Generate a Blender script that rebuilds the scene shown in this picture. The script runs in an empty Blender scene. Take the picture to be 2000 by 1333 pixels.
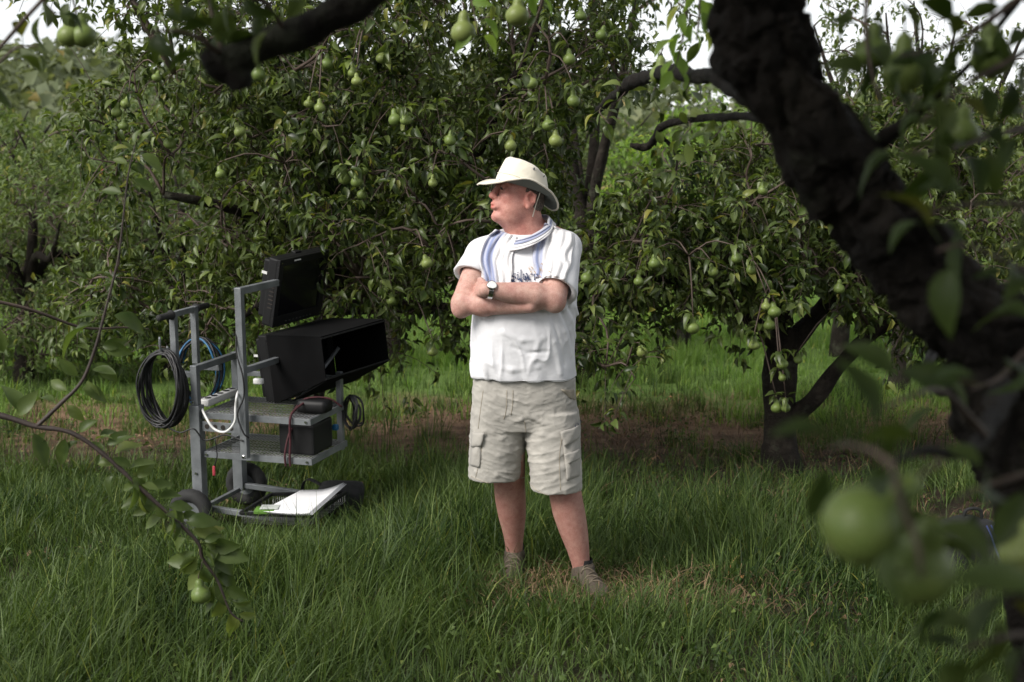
import bpy, bmesh, math, random
import numpy as np
from mathutils import Vector, Matrix, Quaternion
from mathutils.bvhtree import BVHTree

# ------------------------------------------------------------------ camera, sky, sun, exposure
scene = bpy.context.scene
C = scene.collection
F = 2778.0                      # focal length in pixels of a 2000 px wide frame (50 mm on 36 mm)
CAM_H = 1.72
PITCH = math.atan((666.5 - 370.0) / F)
cam_data = bpy.data.cameras.new('camera')
cam_data.lens = 50.0; cam_data.sensor_width = 36.0
cam_data.clip_start = 0.05; cam_data.clip_end = 2000.0
cam_data.dof.use_dof = True; cam_data.dof.focus_distance = 5.95; cam_data.dof.aperture_fstop = 4.2
cam = bpy.data.objects.new('camera', cam_data); C.objects.link(cam)
cam.location = (0, 0, CAM_H); cam.rotation_euler = (math.radians(90) - PITCH, 0, 0)
scene.camera = cam

SUN_EL = math.radians(40); SUN_AZ = math.radians(231)      # clockwise from +Y
world = bpy.data.worlds.new('World'); scene.world = world; world.use_nodes = True
wn = world.node_tree; bgn = wn.nodes['Background']
sky = wn.nodes.new('ShaderNodeTexSky'); sky.sky_type = 'NISHITA'; sky.sun_disc = False
sky.sun_elevation = SUN_EL; sky.sun_rotation = SUN_AZ
sky.air_density = 1.0; sky.dust_density = 0.5; sky.ozone_density = 1.0
hs = wn.nodes.new('ShaderNodeHueSaturation'); hs.inputs['Saturation'].default_value = 0.15
wn.links.new(sky.outputs[0], hs.inputs['Color']); wn.links.new(hs.outputs[0], bgn.inputs['Color'])
bgn.inputs['Strength'].default_value = 0.072
sd = bpy.data.lights.new('sun', 'SUN'); sd.energy = 1.75; sd.angle = math.radians(30); sd.color = (1.0, 0.95, 0.88)
sun = bpy.data.objects.new('sun', sd); C.objects.link(sun)
sdir = Vector((math.sin(SUN_AZ) * math.cos(SUN_EL), math.cos(SUN_AZ) * math.cos(SUN_EL), math.sin(SUN_EL)))
sun.rotation_euler = sdir.to_track_quat('Z', 'Y').to_euler(); sun.location = sdir * 30
scene.view_settings.view_transform = 'Standard'; scene.view_settings.look = 'None'
scene.view_settings.exposure = 1.38; scene.view_settings.gamma = 1.0
try: scene.view_settings.use_curve_mapping = False
except Exception: pass
scene.cycles.max_bounces = 6; scene.cycles.diffuse_bounces = 2; scene.cycles.glossy_bounces = 2
scene.cycles.transmission_bounces = 4; scene.cycles.transparent_max_bounces = 6
scene.cycles.caustics_reflective = False; scene.cycles.caustics_refractive = False

# ------------------------------------------------------------------ helpers
rng = np.random.default_rng(7)
random.seed(7)
CP, SP = math.cos(PITCH), math.sin(PITCH)

def P(px, py, Y):
    """point of the place seen at photograph pixel (px, py) that stands Y metres in front of the camera"""
    a = (px - 1000.0) / F; b = (666.5 - py) / F
    d = np.array([a, CP + b * SP, -SP + b * CP])
    return np.array([0, 0, CAM_H]) + d * (Y / d[1])

def proj(p):
    p = np.atleast_2d(p); z = p[:, 2] - CAM_H; y = p[:, 1]
    zc = y * CP - z * SP; yc = y * SP + z * CP
    zc = np.maximum(zc, 1e-3)
    return 1000 + F * p[:, 0] / zc, 666.5 - F * yc / zc

def vnoise(p, seed=0):
    """value noise, p (n,3) -> about -1..1"""
    p = np.asarray(p, dtype=np.float64); i = np.floor(p).astype(np.int64); f = p - i; f = f * f * (3 - 2 * f)
    def h(a, b, c):
        n = (a * 374761393 + b * 668265263 + c * 1274126177 + seed * 974711) & 0x7fffffff
        n = ((n ^ (n >> 13)) * 1103515245) & 0x7fffffff
        return ((n ^ (n >> 16)) & 0xffff) / 32767.5 - 1.0
    r = 0
    for dx in (0, 1):
        wx = f[:, 0] if dx else 1 - f[:, 0]
        for dy in (0, 1):
            wy = f[:, 1] if dy else 1 - f[:, 1]
            for dz in (0, 1):
                wz = f[:, 2] if dz else 1 - f[:, 2]
                r = r + wx * wy * wz * h(i[:, 0] + dx, i[:, 1] + dy, i[:, 2] + dz)
    return r

def fbm(p, seed=0, oct=3):
    p = np.asarray(p, dtype=np.float64); r = 0; a = 1.0
    for o in range(oct):
        r = r + a * vnoise(p * (2.03 ** o) + o * 17.1, seed + o); a *= 0.5
    return r

class MB:
    """collects vertices and faces; build() links them as one mesh object"""
    def __init__(s): s.v = []; s.f = []; s.m = []; s.n = 0
    def add(s, v, f, mi=0):
        v = np.asarray(v, dtype=float).reshape(-1, 3)
        s.v.append(v); s.f += [tuple(int(i) + s.n for i in q) for q in f]; s.m += [mi] * len(f); s.n += len(v)
        return s
    def mesh(s, name, mats, smooth=True):
        me = bpy.data.meshes.new(name)
        v = np.concatenate(s.v) if s.v else np.zeros((0, 3))
        me.from_pydata(v.tolist(), [], s.f)
        for m in (mats if isinstance(mats, (list, tuple)) else [mats]): me.materials.append(m)
        if any(s.m): me.polygons.foreach_set('material_index', s.m)
        if smooth: me.polygons.foreach_set('use_smooth', [True] * len(me.polygons))
        me.update(); return me
    def build(s, name, mats, parent=None, smooth=True):
        return link(name, s.mesh(name, mats, smooth), parent)

def link(name, data, parent=None):
    o = bpy.data.objects.new(name, data); C.objects.link(o)
    if parent is not None:
        o.parent = parent; o.matrix_parent_inverse = basis(parent).inverted()
    return o

def basis(o):
    M = o.matrix_basis.copy()
    if o.parent is not None: M = basis(o.parent) @ o.matrix_parent_inverse @ M
    return M

def empty(name, loc=(0, 0, 0)):
    o = bpy.data.objects.new(name, None); C.objects.link(o); o.location = tuple(loc); o.empty_display_size = 0.1
    return o

def tag(o, label=None, cat=None, group=None, kind=None):
    if label: o['label'] = label
    if cat: o['category'] = cat
    if group: o['group'] = group
    if kind: o['kind'] = kind
    return o

def fast_mesh(name, V, quads=None, tris=None, mat=None, smooth=True):
    """big mesh from numpy arrays"""
    me = bpy.data.meshes.new(name)
    V = np.ascontiguousarray(V, dtype=np.float32)
    loops = []; starts = []; n = 0
    if quads is not None and len(quads):
        q = np.asarray(quads, dtype=np.int32); loops.append(q.ravel()); starts.append(np.arange(len(q)) * 4); n = len(q) * 4
    if tris is not None and len(tris):
        t = np.asarray(tris, dtype=np.int32); loops.append(t.ravel()); starts.append(n + np.arange(len(t)) * 3)
    L = np.concatenate(loops); S = np.concatenate(starts).astype(np.int32)
    me.vertices.add(len(V)); me.vertices.foreach_set('co', V.ravel())
    me.loops.add(len(L)); me.loops.foreach_set('vertex_index', L)
    me.polygons.add(len(S)); me.polygons.foreach_set('loop_start', S)
    if smooth: me.polygons.foreach_set('use_smooth', np.ones(len(S), dtype=bool))
    me.update(calc_edges=True); me.validate()
    if mat is not None: me.materials.append(mat)
    return me

# shapes
def box_vf(c, s, R=None, bev=0.0):
    c = np.asarray(c, float); h = np.asarray(s, float) / 2
    if bev <= 0:
        v = np.array([[x, y, z] for x in (-1, 1) for y in (-1, 1) for z in (-1, 1)], float) * h
        f = [(0, 1, 3, 2), (4, 6, 7, 5), (0, 4, 5, 1), (2, 3, 7, 6), (0, 2, 6, 4), (1, 5, 7, 3)]
    else:
        bm = bmesh.new(); bmesh.ops.create_cube(bm, size=1.0)
        for q in bm.verts: q.co = Vector((q.co.x * h[0] * 2, q.co.y * h[1] * 2, q.co.z * h[2] * 2))
        bmesh.ops.bevel(bm, geom=list(bm.edges), offset=bev, segments=2, profile=0.6, affect='EDGES')
        bm.verts.index_update(); v = np.array([q.co[:] for q in bm.verts]); f = [tuple(q.index for q in p.verts) for p in bm.faces]; bm.free()
    if R is not None: v = v @ np.asarray(R).T
    return v + c, f

def frames(path):
    path = np.asarray(path, float); n = len(path)
    T = np.gradient(path, axis=0); T /= np.linalg.norm(T, axis=1)[:, None] + 1e-12
    a = np.array([0, 0, 1.0]) if abs(T[0][2]) < 0.9 else np.array([1.0, 0, 0])
    U = np.zeros_like(T); u = a - T[0] * a.dot(T[0]); u /= np.linalg.norm(u); U[0] = u
    for i in range(1, n):
        u = u - T[i] * u.dot(T[i]); u /= np.linalg.norm(u) + 1e-12; U[i] = u
    return T, U, np.cross(T, U)

def tube_vf(path, r, sides=8, caps=True, lump=0.0, lf=8.0, seed=0):
    path = np.asarray(path, float); n = len(path); r = np.broadcast_to(np.asarray(r, float), (n,))
    T, U, W = frames(path); a = np.arange(sides) * 2 * np.pi / sides
    ring = np.cos(a)[None, :, None] * U[:, None, :] + np.sin(a)[None, :, None] * W[:, None, :]
    rr = np.broadcast_to(r[:, None], (n, sides)).copy()
    if lump > 0:
        q = (path[:, None, :] + ring * r[:, None, None]).reshape(-1, 3)
        rr = rr * (1 + lump * fbm(q * lf, seed, 3).reshape(n, sides))
    V = path[:, None, :] + ring * rr[:, :, None]
    f = []
    for i in range(n - 1):
        for j in range(sides):
            k = (j + 1) % sides
            f.append((i * sides + j, i * sides + k, (i + 1) * sides + k, (i + 1) * sides + j))
    if caps: f.append(tuple(range(sides))[::-1]); f.append(tuple((n - 1) * sides + j for j in range(sides)))
    return V.reshape(-1, 3), f

def spline(pts, n):
    """Catmull-Rom through pts (k, d) resampled to n"""
    p = np.asarray(pts, float); k = len(p)
    if k == 2:
        t = np.linspace(0, 1, n)[:, None]; return p[0] * (1 - t) + p[1] * t
    q = np.vstack([2 * p[0] - p[1], p, 2 * p[-1] - p[-2]])
    t = np.linspace(0, k - 1, n); i = np.minimum(t.astype(int), k - 2); u = (t - i)[:, None]
    a, b, c, d = q[i], q[i + 1], q[i + 2], q[i + 3]
    return 0.5 * (2 * b + (c - a) * u + (2 * a - 5 * b + 4 * c - d) * u ** 2 + (3 * b - a - 3 * c + d) * u ** 3)

def lathe_vf(prof, sides=16):
    prof = np.asarray(prof, float); n = len(prof); a = np.arange(sides) * 2 * np.pi / sides
    V = np.stack([prof[:, 0:1] * np.cos(a), prof[:, 0:1] * np.sin(a), np.repeat(prof[:, 1:2], sides, 1)], -1).reshape(-1, 3)
    f = []
    for i in range(n - 1):
        for j in range(sides):
            k = (j + 1) % sides
            f.append((i * sides + j, i * sides + k, (i + 1) * sides + k, (i + 1) * sides + j))
    f.append(tuple(range(sides))[::-1]); f.append(tuple((n - 1) * sides + j for j in range(sides)))
    return V, f

# ------------------------------------------------------------------ materials
MATS = {}
def mat(name):
    m = bpy.data.materials.new(name); m.use_nodes = True; nt = m.node_tree
    b = nt.nodes['Principled BSDF']; MATS[name] = m
    return m, nt, b

def N(nt, typ, **kw):
    n = nt.nodes.new(typ)
    for k, v in kw.items():
        if k in n.inputs: n.inputs[k].default_value = v
        else: setattr(n, k, v)
    return n

def ramp(nt, fac, stops, interp='LINEAR'):
    r = nt.nodes.new('ShaderNodeValToRGB'); r.color_ramp.interpolation = interp
    while len(r.color_ramp.elements) < len(stops): r.color_ramp.elements.new(0.5)
    for e, (p, c) in zip(r.color_ramp.elements, stops):
        e.position = p; e.color = (c[0], c[1], c[2], 1) if len(c) == 3 else c
    nt.links.new(fac, r.inputs[0]); return r.outputs[0]

def mixc(nt, fac, a, b, typ='MIX'):
    m = nt.nodes.new('ShaderNodeMix'); m.data_type = 'RGBA'; m.blend_type = typ
    for s, i in ((fac, 0), (a, 6), (b, 7)):
        if hasattr(s, 'links'): nt.links.new(s, m.inputs[i])
        elif isinstance(s, (int, float)): m.inputs[i].default_value = s
        else: m.inputs[i].default_value = (s[0], s[1], s[2], 1)
    return m.outputs[2]

def noise(nt, scale, detail=3, rough=0.55, coord='Object', vec=None):
    n = N(nt, 'ShaderNodeTexNoise', Scale=scale, Detail=detail, Roughness=rough)
    if vec is None:
        tc = nt.nodes.new('ShaderNodeTexCoord'); vec = tc.outputs[coord]
    nt.links.new(vec, n.inputs['Vector']); return n.outputs['Fac']

def bump(nt, b, h, strength=0.3, dist=0.01):
    n = N(nt, 'ShaderNodeBump', Strength=strength, Distance=dist)
    nt.links.new(h, n.inputs['Height']); nt.links.new(n.outputs[0], b.inputs['Normal'])

def simple(name, col, rough=0.6, metal=0.0, var=0.25, scale=20, bmp=0.15, spec=0.5, bdist=0.003):
    m, nt, b = mat(name)
    f = noise(nt, scale, 4)
    c = ramp(nt, f, [(0.3, [x * (1 - var) for x in col]), (0.7, [min(1, x * (1 + var)) for x in col])])
    nt.links.new(c, b.inputs['Base Color'])
    b.inputs['Roughness'].default_value = rough; b.inputs['Metallic'].default_value = metal
    b.inputs['Specular IOR Level'].default_value = spec
    if bmp > 0: bump(nt, b, noise(nt, scale * 6, 3), bmp, bdist)
    return m

def leaf_mat(name, dark, mid, light, trans=0.35, rough=0.5, spec=0.28):
    m, nt, b = mat(name)
    g = nt.nodes.new('ShaderNodeNewGeometry'); oi = nt.nodes.new('ShaderNodeObjectInfo')
    ad = N(nt, 'ShaderNodeMath', operation='ADD'); nt.links.new(g.outputs['Random Per Island'], ad.inputs[0]); nt.links.new(oi.outputs['Random'], ad.inputs[1])
    fr = N(nt, 'ShaderNodeMath', operation='FRACT'); nt.links.new(ad.outputs[0], fr.inputs[0])
    c = ramp(nt, fr.outputs[0], [(0.0, dark), (0.5, mid), (0.9, light), (0.97, [light[0] * 1.3, light[1] * 1.2, light[2] * 1.1]), (1.0, [light[0] * 1.9, light[1] * 1.25, light[2] * .9])])
    big = noise(nt, 1.3, 2)
    c2 = mixc(nt, ramp(nt, big, [(0.35, (0, 0, 0)), (0.65, (1, 1, 1))]), c, mixc(nt, 0.5, c, light))
    nt.links.new(c2, b.inputs['Base Color'])
    b.inputs['Roughness'].default_value = rough; b.inputs['Specular IOR Level'].default_value = spec
    tr = nt.nodes.new('ShaderNodeBsdfTranslucent')
    tcol = mixc(nt, 1.0, c2, (1.5, 1.55, 0.7), 'MULTIPLY'); nt.links.new(tcol, tr.inputs['Color'])
    mx = N(nt, 'ShaderNodeMixShader'); mx.inputs[0].default_value = trans
    nt.links.new(b.outputs[0], mx.inputs[1]); nt.links.new(tr.outputs[0], mx.inputs[2])
    nt.links.new(mx.outputs[0], nt.nodes['Material Output'].inputs['Surface'])
    return m

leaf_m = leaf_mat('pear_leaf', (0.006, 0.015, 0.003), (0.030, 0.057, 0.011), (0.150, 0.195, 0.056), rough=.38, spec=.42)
leaf_far_m = leaf_mat('far_leaf', (0.060, 0.092, 0.034), (0.095, 0.14, 0.048), (0.15, 0.195, 0.078), rough=0.6)  # pale green, lifted further so distance haze sits in the colour
leaf_light_m = leaf_mat('light_leaf', (0.10, 0.165, 0.036), (0.15, 0.245, 0.055), (0.21, 0.31, 0.085), rough=0.55, trans=.58)  # light green, brightened further to look lit in the open
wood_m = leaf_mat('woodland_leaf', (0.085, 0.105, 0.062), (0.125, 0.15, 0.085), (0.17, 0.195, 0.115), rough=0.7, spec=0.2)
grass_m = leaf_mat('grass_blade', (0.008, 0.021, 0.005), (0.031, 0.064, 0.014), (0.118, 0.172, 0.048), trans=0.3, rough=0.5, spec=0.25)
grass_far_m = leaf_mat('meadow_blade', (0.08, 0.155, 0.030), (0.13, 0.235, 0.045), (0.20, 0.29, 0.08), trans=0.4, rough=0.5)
straw_m = leaf_mat('dry_straw', (0.045, 0.028, 0.018), (0.125, 0.078, 0.048), (0.30, 0.205, 0.125), trans=0.05, rough=0.7, spec=0.2)

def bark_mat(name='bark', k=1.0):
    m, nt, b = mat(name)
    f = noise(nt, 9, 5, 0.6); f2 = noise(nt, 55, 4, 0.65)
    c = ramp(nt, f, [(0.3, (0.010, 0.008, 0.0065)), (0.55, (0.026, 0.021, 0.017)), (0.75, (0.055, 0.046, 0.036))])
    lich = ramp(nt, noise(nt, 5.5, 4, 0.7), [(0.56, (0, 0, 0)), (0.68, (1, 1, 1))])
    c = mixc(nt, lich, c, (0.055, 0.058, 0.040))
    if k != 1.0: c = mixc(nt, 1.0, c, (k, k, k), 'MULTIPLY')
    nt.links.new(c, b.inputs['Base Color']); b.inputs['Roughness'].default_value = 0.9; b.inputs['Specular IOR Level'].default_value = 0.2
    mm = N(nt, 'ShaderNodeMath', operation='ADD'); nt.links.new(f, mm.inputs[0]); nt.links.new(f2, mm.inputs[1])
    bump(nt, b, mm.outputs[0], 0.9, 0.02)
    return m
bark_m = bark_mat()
shaded_bark_m = bark_mat('shaded_bark', .45)  # the near tree's shade is put into this darker bark colour
twig_m = simple('twig_bark', (0.075, 0.052, 0.040), 0.7, var=0.35, scale=14, bmp=0.3)
shoot_m = simple('young_shoot_bark', (0.036, 0.025, 0.021), 0.6, var=0.3, scale=20, bmp=0.3)

def pear_mat():
    m, nt, b = mat('pear_skin')
    oi = nt.nodes.new('ShaderNodeObjectInfo')
    c = ramp(nt, oi.outputs['Random'], [(0, (0.10, 0.15, 0.036)), (0.5, (0.135, 0.19, 0.048)), (1, (0.19, 0.235, 0.068))])
    sp = ramp(nt, noise(nt, 160, 2), [(0.60, (0, 0, 0)), (0.72, (1, 1, 1))])
    c = mixc(nt, mixc(nt, 1.0, sp, (0.5, 0.5, 0.5), 'MULTIPLY'), c, (0.14, 0.13, 0.05))
    c = mixc(nt, ramp(nt, noise(nt, 14, 3), [(0.5, (0, 0, 0)), (0.8, (0.6, 0.6, 0.6))]), c, (0.19, 0.19, 0.055))
    nt.links.new(c, b.inputs['Base Color']); b.inputs['Roughness'].default_value = 0.45
    b.inputs['Specular IOR Level'].default_value = 0.35
    return m
pear_m = pear_mat()
dark_m = simple('dark_metal_hole', (0.02, 0.015, 0.012), 0.5, bmp=0)
navy_m = simple('navy_print', (0.035, 0.05, 0.11), 0.8, bmp=0)
tan_m = simple('tan_print', (0.42, 0.30, 0.20), 0.8, bmp=0)
steel_m = simple('polished_steel', (0.62, 0.62, 0.62), 0.22, metal=1.0, var=0.1, scale=60, bmp=0.0)
red_m = simple('red_fabric', (0.35, 0.03, 0.05), 0.7, bmp=0.1)
# ------------------------------------------------------------------ ground
def ground_z(x, y):
    x = np.asarray(x, float); y = np.asarray(y, float)
    p = np.stack([x, y, np.zeros_like(x)], -1).reshape(-1, 3)
    n = (0.035 * vnoise(p * 0.6, 3) + 0.012 * vnoise(p * 2.3, 4)).reshape(x.shape)
    return n * np.clip((y - 1.0) / 3, 0.2, 1)

def soil_amount(x, y):
    """0 lush grass .. 1 bare brown soil / straw"""
    p = np.stack([x, y, np.zeros_like(x)], -1).reshape(-1, 3)
    n = 0.9 * fbm(p * 0.7, 21, 3).reshape(np.shape(x))
    s = np.clip((y + n - 7.5 + .7 * np.clip(x - .2, 0, 1)) / 1.2, 0, 1) * np.clip((11.4 - (y + 0.6 * n)) / 0.8, 0, 1)
    left = np.clip((0.15 - x) / 0.7, 0, 1)
    pt = np.clip(.5 + 1.6 * fbm(p * 1.1, 25, 2).reshape(np.shape(x)), 0, 1)
    s = s * (1 - 0.85 * left) * (.35 + .65 * pt)
    patch = np.exp(-(((x - 0.32) / 0.42) ** 2 + ((y - 5.85) / 0.25) ** 2))
    return np.clip(np.maximum(s, 0.45 * patch), 0, 1)

def ground_mat():
    m, nt, b = mat('orchard_soil')
    tc = nt.nodes.new('ShaderNodeTexCoord'); v = tc.outputs['Object']
    f = noise(nt, 7, 6, 0.65, vec=v)
    soil = ramp(nt, f, [(0.25, (0.016, 0.012, 0.009)), (0.5, (0.042, 0.029, 0.021)), (0.72, (0.090, 0.058, 0.041))])
    sep = nt.nodes.new('ShaderNodeSeparateXYZ'); nt.links.new(v, sep.inputs[0])
    n2 = noise(nt, 0.5, 3, 0.5, vec=v)
    ad = N(nt, 'ShaderNodeMath', operation='MULTIPLY_ADD'); nt.links.new(n2, ad.inputs[0]); ad.inputs[1].default_value = 3.0; nt.links.new(sep.outputs['Y'], ad.inputs[2])
    mr = N(nt, 'ShaderNodeMapRange'); mr.inputs['From Min'].default_value = 0; mr.inputs['From Max'].default_value = 60; nt.links.new(ad.outputs[0], mr.inputs[0])
    straw = ramp(nt, mr.outputs[0], [(0.172, (0, 0, 0)), (0.195, (1, 1, 1)), (0.215, (1, 1, 1)), (0.235, (0, 0, 0))])
    c = mixc(nt, straw, soil, ramp(nt, f, [(0.3, (0.08, 0.05, 0.032)), (0.7, (0.29, 0.185, 0.12))]))
    field = ramp(nt, mr.outputs[0], [(0.205, (0, 0, 0)), (0.225, (1, 1, 1)), (0.44, (1, 1, 1)), (0.46, (0, 0, 0)), (0.54, (0, 0, 0)), (0.57, (1, 1, 1))])
    c = mixc(nt, field, c, ramp(nt, f, [(0.3, (0.08, 0.14, 0.03)), (0.7, (0.14, 0.22, 0.055))]))
    near = ramp(nt, mr.outputs[0], [(0.12, (1, 1, 1)), (0.16, (0, 0, 0))])
    c = mixc(nt, near, c, mixc(nt, 0.5, soil, (0.022, 0.035, 0.012)))
    nt.links.new(c, b.inputs['Base Color']); b.inputs['Roughness'].default_value = 0.95; b.inputs['Specular IOR Level'].default_value = 0.15
    bump(nt, b, noise(nt, 26, 5, 0.7, vec=v), 0.8, 0.04)
    return m

gx = np.concatenate([-np.geomspace(400, 9, 14), np.linspace(-8, 8, 81), np.geomspace(9, 400, 14)])
gy = np.concatenate([np.linspace(-60, -1, 12), np.linspace(0, 16, 81), np.geomspace(16.5, 700, 26)])
GX, GY = np.meshgrid(gx, gy)
GZ = ground_z(GX, GY)
nx_, ny_ = len(gx), len(gy)
idx = np.arange(nx_ * ny_).reshape(ny_, nx_)
quads = np.stack([idx[:-1, :-1], idx[:-1, 1:], idx[1:, 1:], idx[1:, :-1]], -1).reshape(-1, 4)
ground = link('ground', fast_mesh('ground', np.stack([GX, GY, GZ], -1).reshape(-1, 3), quads=quads, mat=ground_mat()))
tag(ground, 'brown orchard soil and rough grass ground', None, kind='structure')

# far hillside
hx = np.linspace(-90, 90, 61); hy = np.linspace(34, 150, 41)
HX, HY = np.meshgrid(hx, hy)
def hill_z(x, y):
    t = np.clip((y - 36) / 60, 0, 1); t = t * t * (3 - 2 * t)
    p = np.stack([x, y, np.zeros_like(x)], -1).reshape(-1, 3)
    return -0.3 + t * (6.0 + 2.0 * vnoise(p * 0.03, 31).reshape(np.shape(x)) - 0.02 * x) + 0.3 * vnoise(p * 0.2, 5).reshape(np.shape(x))
idx = np.arange(61 * 41).reshape(41, 61)
quads = np.stack([idx[:-1, :-1], idx[:-1, 1:], idx[1:, 1:], idx[1:, :-1]], -1).reshape(-1, 4)
hill_m = simple('hill_soil', (0.075, 0.085, 0.04), 0.95, var=0.4, scale=0.6, bmp=0.2)
hill = link('hillside', fast_mesh('hillside', np.stack([HX, HY, hill_z(HX, HY)], -1).reshape(-1, 3), quads=quads, mat=hill_m))
tag(hill, 'distant wooded green hillside behind the orchard', kind='structure')

# ------------------------------------------------------------------ grass
def blades(x, y, length, width, lean_dir, lean, seg=4, lift=0.0):
    n = len(x); z = ground_z(x, y) - 0.01 + lift
    t = np.linspace(0, 1, seg + 1)
    ang = lean
    base = np.stack([x, y, z], -1)
    d = np.stack([np.cos(lean_dir), np.sin(lean_dir), np.zeros(n)], -1)
    side = np.stack([-np.sin(lean_dir), np.cos(lean_dir), np.zeros(n)], -1)
    tw = rng.normal(0, 0.8, n)
    sd_ = side * np.cos(tw)[:, None] + d * np.sin(tw)[:, None]
    V = np.zeros((n, 2 * seg + 1, 3))
    hor = np.zeros(n); ver = np.zeros(n); th = ang * 0.25
    pts = [base]
    for k in range(seg):
        th = ang * (0.25 + 1.15 * ((k + 0.5) / seg) ** 1.4)
        hor = hor + np.sin(th) * length / seg; ver = ver + np.cos(th) * length / seg
        pts.append(base + d * hor[:, None] + np.array([0, 0, 1.0]) * np.maximum(ver, 0.0)[:, None])
    for k in range(seg):
        w = width * (1 - (k / seg) ** 1.6) * 0.5
        V[:, 2 * k] = pts[k] - sd_ * w[:, None]; V[:, 2 * k + 1] = pts[k] + sd_ * w[:, None]
    V[:, 2 * seg] = pts[seg]
    o = (np.arange(n) * (2 * seg + 1))[:, None]
    q = np.concatenate([o + np.array([2 * k, 2 * k + 1, 2 * k + 3, 2 * k + 2]) for k in range(seg - 1)], 0)
    tr = o + np.array([2 * seg - 2, 2 * seg - 1, 2 * seg])
    return V.reshape(-1, 3), q, tr

def lean_field(x, y):
    p = np.stack([x, y, np.zeros_like(x)], -1)
    return 3.2 * fbm(p * 1.5, 41, 2) - 0.6

def make_grass(name, n, y0, y1, lmin, lmax, wmin, wmax, m, label, seg=4, dens=None, leanm=0.75, margin=1.2, clump=True):
    yy = np.sqrt(rng.uniform(y0 ** 2, y1 ** 2, n * 2)); xx = rng.uniform(-1, 1, n * 2) * (yy * 0.37 + margin)
    keep = np.ones(len(xx), bool)
    if dens is not None: keep &= rng.uniform(0, 1, len(xx)) < dens(xx, yy)
    xx, yy = xx[keep][:n], yy[keep][:n]
    if clump:
        k = rng.integers(0, max(1, len(xx) // 22), len(xx))
        cx, cy = xx[k], yy[k]
        pull = rng.uniform(0.35, 0.95, len(xx)); cl = rng.uniform(0, 1, len(xx)) < 0.65
        xx = np.where(cl, cx + rng.normal(0, 0.03, len(xx)), xx); yy = np.where(cl, cy + rng.normal(0, 0.035, len(xx)), yy)
    L = rng.uniform(lmin, lmax, len(xx)) * (0.80 + 0.35 * vnoise(np.stack([xx, yy, 0 * xx], -1) * 1.7, 51))
    L = L * np.clip(.85 + .55 * vnoise(np.stack([xx, yy, 0 * xx], -1) * .9, 57), .45, 1.3)
    L = L * (1 - .45 * np.exp(-(((xx + 1.25) / .55) ** 4 + ((yy - 6.95) / .65) ** 4))) * (1 - .45 * np.exp(-(((xx - .22) / .42) ** 4 + ((yy - 5.75) / .42) ** 4)))
    W = rng.uniform(wmin, wmax, len(xx))
    ld = lean_field(xx, yy) + rng.normal(0, 0.8, len(xx))
    if clump: ld = np.where(cl, np.arctan2(yy - cy, xx - cx) + rng.normal(0, .5, len(xx)), ld)
    ln = np.abs(rng.normal(leanm, 0.45, len(xx)))
    V, q, t = blades(xx, yy, L, W, ld, ln, seg)
    o = link(name, fast_mesh(name, V, q, t, m)); tag(o, label, None, kind='stuff'); return o

make_grass('long_grass', 89000, 4.3, 8.6, 0.12, 0.41, 0.0030, 0.0085, grass_m, 'long lush green grass across the foreground', leanm=1.0, seg=3,
           dens=lambda x, y: 1 - 0.93 * soil_amount(x, y))
make_grass('sparse_grass', 40000, 7.6, 13.0, 0.12, 0.34, 0.004, 0.007, grass_m, 'sparse green grass tufts on brown soil under the trees',
           dens=lambda x, y: np.clip(0.2 + 0.8 * (fbm(np.stack([x, y, 0 * x], -1) * 1.6, 77, 2) > 0.25) - 0.4 * soil_amount(x, y), 0.05, 1), leanm=0.45, seg=3)
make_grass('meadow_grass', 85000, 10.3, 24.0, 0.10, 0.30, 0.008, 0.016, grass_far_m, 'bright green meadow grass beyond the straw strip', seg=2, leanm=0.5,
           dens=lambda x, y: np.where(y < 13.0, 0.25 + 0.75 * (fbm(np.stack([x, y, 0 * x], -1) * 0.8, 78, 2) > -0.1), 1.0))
# straw and dead stalks lying on the soil strip
n = 42000
yy = np.sqrt(rng.uniform(7.2 ** 2, 13.0 ** 2, n)); xx = rng.uniform(-1, 1, n) * (yy * 0.37 + 0.8)
k = rng.uniform(0, 1, n) < soil_amount(xx, yy) * (0.25 + 0.75 * np.clip((yy - 8.6) / 1.6, 0, 1)); xx, yy = xx[k], yy[k]
px_, py_ = rng.normal(0.33, 0.4, 1500), rng.normal(5.85, 0.22, 1500)
xx = np.concatenate([xx, px_]); yy = np.concatenate([yy, py_]); n = len(xx)
V, q, t = blades(xx, yy, rng.uniform(0.06, 0.22, n), rng.uniform(0.003, 0.007, n), rng.uniform(0, 6.28, n), np.clip(rng.normal(1.9, 0.3, n), 1.0, 2.4), 3, lift=rng.uniform(0.0, 0.03, n))
o = link('dry_straw', fast_mesh('dry_straw', V, q, t, straw_m)); tag(o, 'dry reddish straw and dead stalks on the soil', None, kind='stuff')

# low broad-leaved weeds and fallen leaves among the grass
def ground_leaves(name, n, y0, y1, z0, z1, l0, l1, m, label, flat):
    yy = np.sqrt(rng.uniform(y0 ** 2, y1 ** 2, n)); xx = rng.uniform(-1, 1, n) * (yy * .37 + .8)
    k = rng.integers(0, n // 9, n); xx = xx[k] + rng.normal(0, .06, n); yy = yy[k] + rng.normal(0, .06, n)
    p = np.stack([xx, yy, ground_z(xx, yy) + rng.uniform(z0, z1, n)], -1); a = rng.uniform(0, 6.28, n)
    d = np.stack([np.cos(a), np.sin(a), rng.normal(0, .3, n)], -1); nr = np.array([0, 0, 1.0]) + rng.normal(size=(n, 3)) * flat
    o = link(name, leaves_mesh(name, p, d, nr, rng.uniform(l0, l1, n), .6, m, lo=True)); tag(o, label, kind='stuff')
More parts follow.
